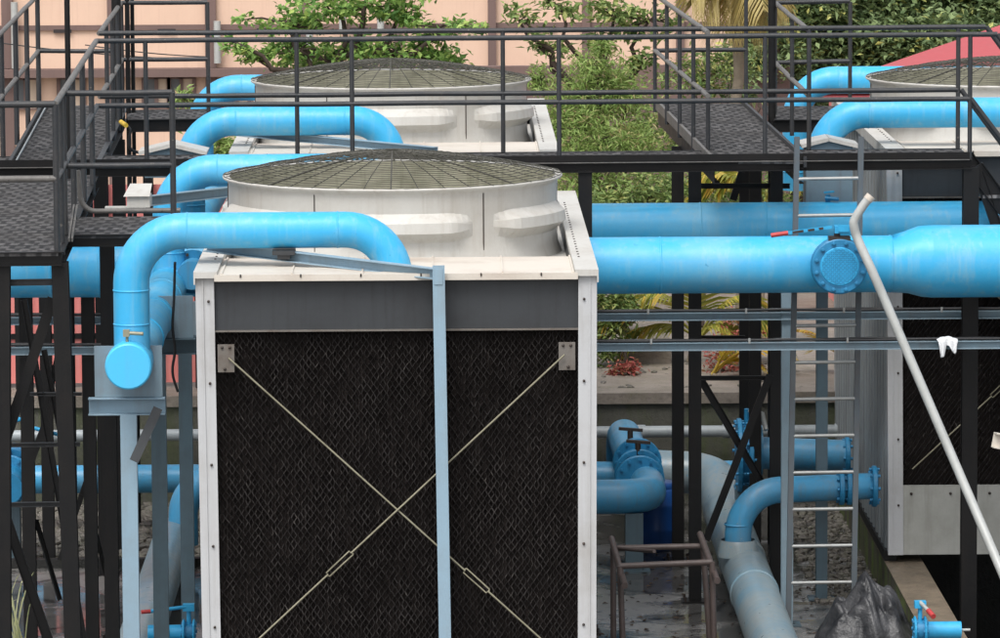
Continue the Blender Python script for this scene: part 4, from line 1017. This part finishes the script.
# tarpaulin heap
tb_ = MB(); vs = []; NN = 70; tc = PZ(866, 650, 0); tc.y = 45.35
for i in range(NN+1):
    for j in range(NN+1):
        u = i/NN*2-1; w = j/NN*2-1; x = u*.50; y = w*.42
        e = max(0, 1-(abs(u)**3+abs(w)**3))
        px_ = 826+84*(u*.5+.5)
        hgt = (.30+.30*math.exp(-((u+.02)/.25)**2)+.22*math.exp(-((u-.45)/.2)**2)+.1*math.exp(-((u+.5)/.2)**2))
        h = hgt*e**.55*(.75+.25*math.cos(w*2))
        h += .16*(abs(noise.noise(V((u*2.6+w*2, w*2.2, 1))))-.15)*e+.09*abs(noise.noise(V((u*7+w*5, w*3, 4))))*e
        vs.append((tc.x+x, tc.y+y+.05*noise.noise(V((u*4, w*4, 8))), h*1.15))
tb_.add(vs, [(i*(NN+1)+j, (i+1)*(NN+1)+j, (i+1)*(NN+1)+j+1, i*(NN+1)+j+1) for i in range(NN) for j in range(NN)], True)
solo('tarpaulin_heap', tb_, M['tarp'], 'crumpled black tarpaulin heap at the foot of the ladder', 'tarpaulin')
# debris on floor
def stones(name, label, x0, x1, y0, y1, n, smin, smax, seed, zf=0):
    rnd = random.Random(seed); m = MB()
    for _ in range(n):
        x, y = rnd.uniform(x0, x1), rnd.uniform(y0, y1); s = rnd.uniform(smin, smax)
        pts = [(x+s*rnd.uniform(.6, 1)*math.cos(a)*rnd.uniform(.7, 1.2), y+s*math.sin(a)*rnd.uniform(.7, 1.1), zf+(rnd.uniform(0, .2) if k == 0 else s*rnd.uniform(.3, .6))*1.) for k in (0, 1) for a in (0, 1.25, 2.5, 3.8, 5.0)]
        for i in range(5): pts[i] = (pts[i][0], pts[i][1], zf)
        pts.append((x, y, zf+s*.75))
        m.add(pts, [(i, (i+1) % 5, 5+(i+1) % 5, 5+i) for i in range(5)]+[(5+i, 5+(i+1) % 5, 10) for i in range(5)])
    o = solo(name, m, M['stone'], label, 'gravel', kind='stuff'); return o
xl = PZ(-60, 540, 0).x
stones('gravel', 'wet gravel spread below the wall at the left', xl, PZ(205, 540, 0).x, 50.6, 54.3, 1500, .03, .10, 1)
stones('rubble', 'loose rubble and debris on the floor behind the ladder', PZ(790, 540, 0).x, PZ(858, 540, 0).x, 47.9, 54, 700, .02, .06, 2)
rnd = random.Random(3)
lf = MB()
for _ in range(260):
    p = PZ(rnd.uniform(600, 860), rnd.uniform(545, 640), 0.004); s = rnd.uniform(.015, .05); a = rnd.uniform(0, 6)
    lf.add([(p.x+s*math.cos(a), p.y+s*math.sin(a), .006), (p.x-s*.5*math.sin(a), p.y+s*.5*math.cos(a), .02), (p.x-s*math.cos(a), p.y-s*math.sin(a), .006), (p.x+s*.5*math.sin(a), p.y-s*.5*math.cos(a), .01)], [(0, 1, 2, 3)])
solo('leaf_litter', lf, M['bark'], 'small dark leaf litter scattered over the wet floor on the right', 'litter', kind='stuff')
kb = PZ(85, 568, 0)
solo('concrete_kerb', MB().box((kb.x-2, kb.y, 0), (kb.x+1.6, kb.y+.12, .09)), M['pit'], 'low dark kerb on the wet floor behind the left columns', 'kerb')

# ------------------------------------------------------------------ VEGETATION
def leaf(m, c, n, size, rnd, asp=.45, droop=0):
    d = V((rnd.gauss(0, 1), rnd.gauss(0, 1), rnd.gauss(0, .6)-droop)).normalized()
    up = V((rnd.gauss(0, .5), rnd.gauss(0, .5), 1)).normalized()
    s = d.cross(up)
    if s.length < .1: return
    s.normalize(); u = s.cross(d); L = size*rnd.uniform(.6, 1.2); w = L*asp
    m.add([c, c+d*L*.45+s*w*.5+u*w*.12, c+d*L-u*L*.12, c+d*L*.45-s*w*.5+u*w*.12], [(0, 1, 2), (0, 2, 3)])
def limb(m, p0, p1, r0, r1, rnd, wob=.12, n=7):
    p0, p1 = V(p0), V(p1); L = (p1-p0).length
    pts = [p0.lerp(p1, i/n)+V((rnd.gauss(0, 1), rnd.gauss(0, 1), rnd.gauss(0, .5)))*L*wob*.3*math.sin(math.pi*i/n) for i in range(n+1)]
    m.tube(pts, [r0+(r1-r0)*i/n for i in range(n+1)], 8); return pts
def tree(name, label, base, trunk_r, blobs, mat, seed, lsize, asp=.45, nper=500, group=None, bark='bark', twigs=5, cl=1., cat='tree', droop=0, zc0=None):
    rnd = random.Random(seed); t = thing(name, label, cat, base, group)
    tm = MB(); cm = MB(); base = V(base)
    top = sum((V(b[0]) for b in blobs), V((0, 0, 0)))/len(blobs)
    fork = base.lerp(V((top.x, top.y, min(b[0].z for b in blobs))), .75); fork.z = max(fork.z, base.z+.3)
    limb(tm, base, fork, trunk_r, trunk_r*.7, rnd, .08)
    for b in blobs:
        c, rx, ry, rz = b[:4]; k = b[4] if len(b) > 4 else 1.
        ps = limb(tm, fork, c, trunk_r*.5, trunk_r*.14, rnd, .2)
        n = int(nper*k); ncl = max(6, n//22)
        for q in range(ncl):
            while True:
                v = V((rnd.uniform(-1, 1), rnd.uniform(-1, 1), rnd.uniform(-1, 1)))
                if .15 < v.length < 1: break
            v = v*(.55+.45*rnd.random()) if v.length < .6 else v
            cc = c+V((v.x*rx, v.y*ry, v.z*rz))
            if q % max(1, ncl//(twigs+2)) == 0: limb(tm, c, cc, trunk_r*.13, trunk_r*.04, rnd, .25, 4)
            cs = cl*.16*(rx+rz)*rnd.uniform(.6, 1.3)
            for _ in range(22):
                p = cc+V((rnd.gauss(0, 1)*cs, rnd.gauss(0, 1)*cs, rnd.gauss(0, .55)*cs)); leaf(cm, p, None, lsize, rnd, asp, droop)
    part('trunk', tm, M[bark], t); part('crown', cm, M[mat], t); return t
def gz(y):    # ground height on the terrace
    for (ya, za), (yb_, zb__) in zip(prof_t, prof_t[1:]):
        if ya <= y <= yb_: return za+(zb__-za)*(y-ya)/(yb_-ya)
    return prof_t[-1][1]
prof_t = [(YW+.28, ZT-.02), (60, ZT-.03), (66, ZT-.5), (78, .2), (200, .15)]
def B(px, py, y, w, h, k=1., dy=None):   # blob: centre pixel, half sizes in pixels
    p = PY(px, py, y); s = y/5000; return (p, w*s, (dy if dy else max(w, h)*s*.8), h*s, k)
def base(px, y): p = PY(px, 200, y); return (p.x, y, gz(y))
# layered broadleaf tree upper left-centre
yt = 68
tree('broadleaf_tree', 'broad leaved tree with layered bright green branches above the second tower fan', base(300, yt), .16,
     [B(285, 22, yt, 45, 13, 1.5), B(340, 8, yt, 60, 13, 2.), B(400, 14, yt, 26, 11, 1), B(300, 50, yt, 40, 9, 1), B(255, 58, yt, 26, 13, .6), B(330, 55, yt+.5, 75, 14, 2.6), B(395, 52, yt, 60, 17, 2.2), B(445, 57, yt, 45, 10, 1.2), B(450, 26, yt-.5, 45, 6, .8), B(240, 45, yt-.6, 18, 12, .4), B(430, 35, yt, 25, 7, .5), B(370, -10, yt, 70, 12, 2)],
     'leaf_broad', 11, .12, .55, 360, cl=.6)
tree('sparse_tree', 'sparse tree with thin dark limbs and few leaves in front of the peach wall', base(628, 66), .12,
     [B(520, 22, 66, 28, 20, .3), B(560, 6, 66, 30, 12, .4), B(615, 15, 66, 34, 18, .8), B(650, 20, 66, 26, 26, .6), B(540, 48, 66, 26, 10, .25), B(600, 42, 66, 30, 12, .25), B(640, 60, 66, 22, 12, .3)],
     'leaf_sparse', 12, .13, .5, 420, twigs=9)
tree('feathery_bush', 'tall feathery light green bush beside the right edge of the second tower', base(600, 60.5), .07,
     [B(600, 70, 60.5, 30, 22, 1.), B(585, 100, 60.5, 38, 28, 1.7), B(625, 95, 60.5, 30, 25, 1.1), B(600, 140, 60, 52, 32, 2.8), B(560, 130, 60.5, 32, 40, 1.6), B(640, 150, 60.5, 24, 26, .8), B(600, 190, 60, 60, 28, 1.8), B(540, 80, 61, 16, 14, .4), B(570, 210, 59.5, 50, 30, 1.5), B(600, 46, 60.5, 10, 9, .2)],
     'leaf_fine', 13, .11, .2, 1100, cat='bush', droop=.3)
G_B = 'trees and bushes on the terrace behind the towers'
tree('leafy_bush', 'low green bush below the peach wall left of the second tower', base(215, 62), .05, [B(215, 150, 62, 26, 22, 1.2), B(190, 100, 64, 14, 10, .4), B(240, 165, 62, 20, 18, .8)], 'leaf_fine', 14, .12, .35, 700, cat='bush')
tree('leafy_bush', 'dense green bush just right of the near tower corner below the walkway', base(620, 57.5), .05,
     [B(610, 215, 57.5, 30, 32, 1.2), B(650, 195, 57.5, 36, 22, 1.2), B(612, 305, 57, 26, 30, 1.2), B(640, 130, 63, 26, 34, 1.2), B(600, 345, 57, 22, 24, .9)], 'leaf_sparse', 15, .10, .4, 900, cat='bush')
tree('leafy_bush', 'brownish green undergrowth behind the black columns under the walkway', base(700, 62), .05,
     [B(690, 190, 62, 50, 22, 1.4), B(760, 190, 62, 50, 24, 1.4), B(700, 80, 66, 40, 22, 1.), B(730, 62, 66, 30, 14, .6), B(680, 130, 64, 22, 30, .6)], 'leaf_sparse', 16, .11, .4, 800, cat='bush')
tree('leafy_bush', 'dark green shrubs behind the top of the right rear walkway', base(750, 70), .05,
     [B(735, 85, 70, 22, 20, .6), B(750, 60, 72, 26, 16, .6), B(780, 50, 72, 28, 30, 1.)], 'leaf_dark', 17, .13, .5, 700, cat='bush')
for i, (px, w, l, s_) in enumerate(((800, 52, 'dark leafy tree behind the right rails, nearest the palm', 21), (880, 60, 'dark leafy tree with yellow flecks above the right hand pipe bends', 22), (965, 60, 'dark leafy tree above the red roof at the top right corner', 23), (1050, 60, 'dark leafy tree just past the top right corner', 24))):
    tree('leafy_tree', l, base(px, 73+i), .2, [B(px, 10, 73+i, w, 26, 2.2), B(px-20, 45, 73, w*.8, 26, 2.), B(px+25, 60, 73+i, w*.7, 30, 1.6), B(px+10, -25, 73+i, w, 24, 1.5), B(px, 100, 73, w*.9, 36, 1.4)],
         'leaf_dark', s_, .15, .5, 1700, group='dark leafy trees at the top right', cl=.9)
# red leaved shrubs
tree('red_shrub', 'pinkish red leaved shrub on the terrace just right of the near tower', base(628, 56.2), .02, [B(628, 366, 56.2, 14, 12, 1.), B(616, 372, 56.2, 8, 7, .4)], 'leaf_red', 31, .07, .4, 260, cat='shrub')
tree('red_shrub', 'pinkish red leaved shrub between the black columns beside the yellow fronds', base(722, 56.4), .02, [B(722, 355, 56.4, 20, 20, 1.2), B(740, 330, 56.4, 20, 18, .8)], 'leaf_red', 32, .07, .4, 380, cat='shrub')

def palm(name, label, root, fronds, mat, seed, trunk=None, cat='palm', leaflet=.34, dens=26, hang=.35):
    rnd = random.Random(seed); t = thing(name, label, cat, root)
    if trunk:
        tm = MB(); limb(tm, root, trunk[0], trunk[1], trunk[1]*.7, rnd, .05); part('trunk', tm, M['palm_bark'], t)
    for (a, tip, sag) in fronds:
        a = V(a); tip = V(tip); m = MB(); pts = []
        for i in range(dens+1):
            f = i/dens; p = a.lerp(tip, f)+V((0, 0, sag*4*f*(1-f))); pts.append(p)
        m.tube(pts, [.018*(1-.8*i/dens) for i in range(dens+1)], 5)
        for i in range(3, dens):
            d = (pts[i+1]-pts[i-1]).normalized(); s = d.cross(V((0, 0, 1)))
            if s.length < .05: s = V((1, 0, 0))
            s.normalize(); L = leaflet*(.5+.9*math.sin(math.pi*min(1, i/dens*.95)))
            for sg in (-1, 1):
                for rep in (0, .5):
                    pp_ = pts[i]+d*rep*(tip-a).length/dens
                    dd = (s*sg*.8+d*.75+V((0, 0, -hang-.25*rnd.random()))).normalized(); w = d*.02
                    e1_ = pp_+dd*L*.55; e2_ = pp_+dd*L*rnd.uniform(.9, 1.05)+V((0, 0, -.7*hang*L))
                    m.add([pp_-w*.5, pp_+w*.5, e1_+w*.7, e2_, e1_-w*.7], [(0, 1, 2, 3, 4)])
        part('frond', m, M[mat], t)
def pf(px0, py0, px1, py1, y, sag, dy=.3): return (PY(px0, py0, y), PY(px1, py1, y-dy), sag)
palm('low_palm', 'low palm with yellow green fronds seen in the gaps below the thick blue pipe', base(690, 57.3),
     [pf(695, 335, 600, 325, 57.3, .28), pf(695, 335, 640, 300, 57.3, .25), pf(698, 340, 770, 330, 57.3, .3), pf(700, 335, 755, 300, 57.3, .2), pf(700, 335, 700, 285, 57.3, .15), pf(696, 338, 620, 345, 57.4, .2), pf(700, 338, 740, 350, 57.2, .22), pf(700, 338, 790, 345, 57.5, .3)], 'leaf_palm', 41, (PY(697, 340, 57.3), .05), dens=18, hang=.2)
palm('low_palm', 'yellow palm fronds fanning out between the black columns above the wall', base(716, 56.0),
     [pf(712, 374, 770, 352, 56, .12, .1), pf(712, 375, 765, 368, 56, .14, .1), pf(713, 374, 745, 340, 56, .1), pf(712, 374, 798, 360, 56.1, .22, .1), pf(845, 365, 800, 330, 56.4, .1), pf(845, 365, 815, 350, 56.4, .15)], 'leaf_palm_yellow', 42, (PY(712, 374, 56), .04), leaflet=.2, dens=15, hang=.05)
palm('tall_palm', 'tall palm with drooping dry yellow fronds over the right rear walkway', base(742, 64),
     [pf(735, -28, 700, 20, 64, .3), pf(735, -28, 722, 30, 64, .25), pf(735, -28, 752, 28, 64, .25), pf(735, -28, 770, 35, 64, .3), pf(735, -28, 690, 0, 64, .3), pf(735, -28, 740, 25, 64, .2, -.5), pf(735, -28, 790, 15, 64, .3), pf(735, -28, 765, 12, 64, .35, 1.)], 'leaf_palm_dry', 43, (PY(737, -25, 64), .09), leaflet=.5)
palm('low_palm', 'green palm fronds under the cross walkway right of its second column', base(760, 59),
     [pf(760, 215, 700, 178, 59, .25), pf(760, 215, 735, 175, 59, .2), pf(760, 215, 800, 180, 59, .25), pf(760, 215, 690, 200, 59, .3), pf(760, 215, 715, 190, 59, .3)], 'leaf_palm', 44, (PY(760, 215, 59), .05), dens=18, hang=.2)
# pale grass bottom left
gr = MB(); rnd = random.Random(5); g0x = PY(14, 640, 45.2).x
for _ in range(26):
    a = V((g0x+rnd.uniform(-.25, .1), 45.2+rnd.uniform(-.2, .2), 0)); tip = a+V((rnd.uniform(-.45, .25), rnd.uniform(-.2, .2), rnd.uniform(.35, .85)))
    pts = [a.lerp(tip, i/6)+V((0, 0, .25*4*(i/6)*(1-i/6)*.6)) for i in range(7)]
    for i in range(6): gr.add([pts[i]+V((-.006, 0, 0)), pts[i]+V((.006, 0, 0)), pts[i+1]+V((.006-.001*i, 0, 0)), pts[i+1]-V((.006-.001*i, 0, 0))], [(0, 1, 2, 3)])
solo('grass_tuft', gr, M['grass'], 'tuft of pale grass blades at the bottom left corner', 'grass')

# ------------------------------------------------------------------ BACKGROUND BUILDINGS
yB = 82
bd = thing('office_building', 'long peach building with brown trim filling the top of the background', 'building', (0, yB, 0))
def bz(py): return PY(300, py, yB).z
def bxp(px): return PY(px, 50, yB).x
part('wall', MB().box((bxp(-400), yB, -.2), (bxp(1500), yB+8, bz(-130))), M['peach'], bd)
def led(y0, y1, d_): part('ledge', MB().box((bxp(-400), yB-d_, bz(y1)), (bxp(1500), yB, bz(y0))), M['brown_trim'], bd)
led(67, 75, .35); led(-100, -92, .35)
part('trim_band', MB().box((bxp(-400), yB-.05, bz(29)), (bxp(1500), yB-.001, bz(24))), M['brown_trim'], bd)
for i, px in enumerate((-96, 8, 112, 211, 304, 398, 492, 586, 680, 774, 868)):
    w = 4 if px not in (8, 211) else 5.5
    part('pilaster', MB().box((bxp(px-w), yB-.12, -.2), (bxp(px+w), yB-.001, bz(68))).box((bxp(px-w), yB-.12, bz(66.5)), (bxp(px+w), yB-.001, bz(-130))), M['brown_trim'], bd)
    for k in range(2):
        part('vent_slot', MB().box((bxp(px+46+k*0), yB-.06, bz(31.5)), (bxp(px+64), yB-.051, bz(28))), M['shadow_slot'], bd) if k == 0 else None
for px in (14, 60, 145, 170, 225, 262, 350, 440, 530, 630, 716, 800):
    x0_, x1_ = bxp(px), bxp(px+22)
    w = part('window', MB().box((x0_-.06, yB-.07, bz(107)), (x0_, yB-.02, bz(77))).box((x1_, yB-.07, bz(107)), (x1_+.06, yB-.02, bz(77))).box(((x0_+x1_)/2-.03, yB-.07, bz(107)), ((x0_+x1_)/2+.03, yB-.02, bz(77))).box((x0_, yB-.07, bz(78)), (x1_, yB-.02, bz(76.8))).box((x0_, yB-.07, bz(108)), (x1_, yB-.02, bz(106.5))), M['brown_trim'], bd)
    part('pane', MB().box((x0_, yB-.03, bz(106.5)), ((x0_+x1_)/2-.03, yB-.01, bz(78))), M['glass'], w)
    part('shutter', MB().box(((x0_+x1_)/2+.03, yB-.03, bz(106.5)), (x1_, yB-.01, bz(78))), M['curtain'], w)
for px, y0p, y1p in ((16, 0, 66), (218, 20, 62), (343, 16, 32), (381, 16, 32), (310, 34, 62)):
    part('drain_pipe', MB().cyl((bxp(px), yB-.2, bz(y1p)), (bxp(px), yB-.2, bz(y0p)), .06, 8), M['pvc'], bd)
wv = MB()
for (px0, py0_, px1, py1_, sag) in ((0, 43, 210, 60, 3), (85, 45, 210, 57, 2)):
    wv.tube([PY(px0+(px1-px0)*i/12, py0_+(py1_-py0_)*i/12+sag*4*(i/12)*(1-i/12), 80) for i in range(13)], .012, 4)
solo('overhead_wires', wv, M['rubber'], 'two thin dark wires sagging across the peach wall at the left', 'wire')
# dark low wall below the building on the right
solo('brown_wall', MB().box((PY(480, 62, 72).x, 72, -.1), (PY(790, 62, 72).x, 72.2, PY(600, 66, 72).z)), M['brown_trim'], 'low dark brown wall behind the sparse tree and right rear walkway', 'wall')
# red roofed shed right
ysh = 66
sh_ = thing('red_roofed_shed', 'shed with a large faded red sloping roof behind the right hand tower', 'shed', (PY(950, 100, ysh).x, ysh, gz(ysh)))
e0 = PY(803, 93, ysh); rdg = PY(1085, -4, ysh+3.5); e1x = PY(1500, 93, ysh).x
vs = [(e0.x, ysh, e0.z), (e1x, ysh, e0.z), (e1x, ysh+3.5, rdg.z), (rdg.x, ysh+3.5, rdg.z), (rdg.x, ysh+3.5, gz(ysh)), (e1x, ysh+3.5, gz(ysh))]
part('roof', MB().add(vs[:4], [(0, 1, 2, 3)]).add([V(p)-V((0, 0, .06)) for p in vs[:4]], [(3, 2, 1, 0)]), M['red'], sh_)
part('wall', MB().box((e0.x+.6, ysh+.15, gz(ysh)-.5), (e1x-.5, ysh+3.3, e0.z-.07)), M['red_fence'], sh_)
# red fence left
def fence(label, px0, px1, y, pyt, post_px):
    a = PY(px0, 250, y).x; b = PY(px1, 250, y).x; zt = PY(px0, pyt, y).z; z0 = gz(y)+.05
    t = thing('sheet_fence', label, 'fence', ((a+b)/2, y, z0), 'faded red corrugated sheet fences')
    vs = []; n = int((b-a)/.045)
    for i in range(n+1):
        x = a+(b-a)*i/n; o_ = (0, .008, .008, 0)[i % 4]; vs += [(x, y+o_, z0), (x, y+o_, zt)]
    part('sheet', MB().add(vs, [(2*i, 2*i+2, 2*i+3, 2*i+1) for i in range(n)]), M['red_fence'], t)
    for p in post_px:
        x = PY(p, 300, y-.05).x; part('fence_post', MB().box((x-.055, y-.14, z0-.05), (x+.055, y-.04, zt+.1)), M['black'], t)
    part('fence_rail', MB().box((a, y-.03, z0+.5), (b, y-.01, z0+.56)), M['black'], t)
fence('faded red corrugated fence behind the left columns', -100, 232, 55.4, 186, (-20, 20, 60, 104, 150, 200))
fence('short faded red corrugated fence piece seen through the ladder', 836, 960, 55.6, 300, (848, 900))
# box near lower left, coloured dark in place of shade
solo('shade_box', MB().box((PY(-60, 300, 56.5).x, 56.2, ZT-.02), (PY(18, 300, 56.5).x, 56.8, PY(0, 345, 56.5).z)), M['panel_dark'], 'low dark box standing for shade on the terrace at the far left', 'box')
# terrace slabs
solo('concrete_slab', MB().box((PY(622, 352, 58).x, 57.2, ZT-.03), (PY(668, 352, 58).x, 58.8, ZT+.22)), M['terrace'], 'pale concrete slab lying on the terrace right of the near tower', 'slab')
stones('terrace_rubble', 'scattered rubble over the concrete terrace', PY(595, 370, 56).x, PY(800, 370, 56).x, 54.9, 58, 70, .02, .06, 6, ZT-.03)

# ------------------------------------------------------------------ LIGHT
sun_el, sun_az = 58, 200     # az: direction the light comes from, clockwise from +Y
nt = world.node_tree
sky = nt.nodes.new('ShaderNodeTexSky'); sky.sky_type = 'NISHITA'; sky.sun_disc = False
sky.sun_elevation = R(sun_el); sky.sun_rotation = R(sun_az); sky.air_density = 1.; sky.dust_density = 4.; sky.ozone_density = 1.
hs_ = nt.nodes.new('ShaderNodeHueSaturation'); hs_.inputs['Saturation'].default_value = .25
nt.links.new(sky.outputs[0], hs_.inputs['Color'])
bg = nt.nodes['Background']; bg.inputs[1].default_value = .15
nt.links.new(hs_.outputs[0], bg.inputs[0])
sd_ = bpy.data.lights.new('sun', 'SUN'); so_ = link(bpy.data.objects.new('sun', sd_))
sd_.energy = 1.0; sd_.angle = R(25); sd_.color = (1, .98, .95)
az = R(sun_az); el = R(sun_el)
dirn = V((math.sin(az)*math.cos(el), math.cos(az)*math.cos(el), math.sin(el)))
so_.rotation_euler = dirn.to_track_quat('Z', 'Y').to_euler(); so_.location = (0, 0, 40)
vs_ = sc.view_settings; vs_.view_transform = 'Standard'; vs_.look = 'None'; vs_.gamma = 1; vs_.use_curve_mapping = False; vs_.exposure = 0.65
sc.cycles.use_denoising = True
sc.cycles.max_bounces = 6
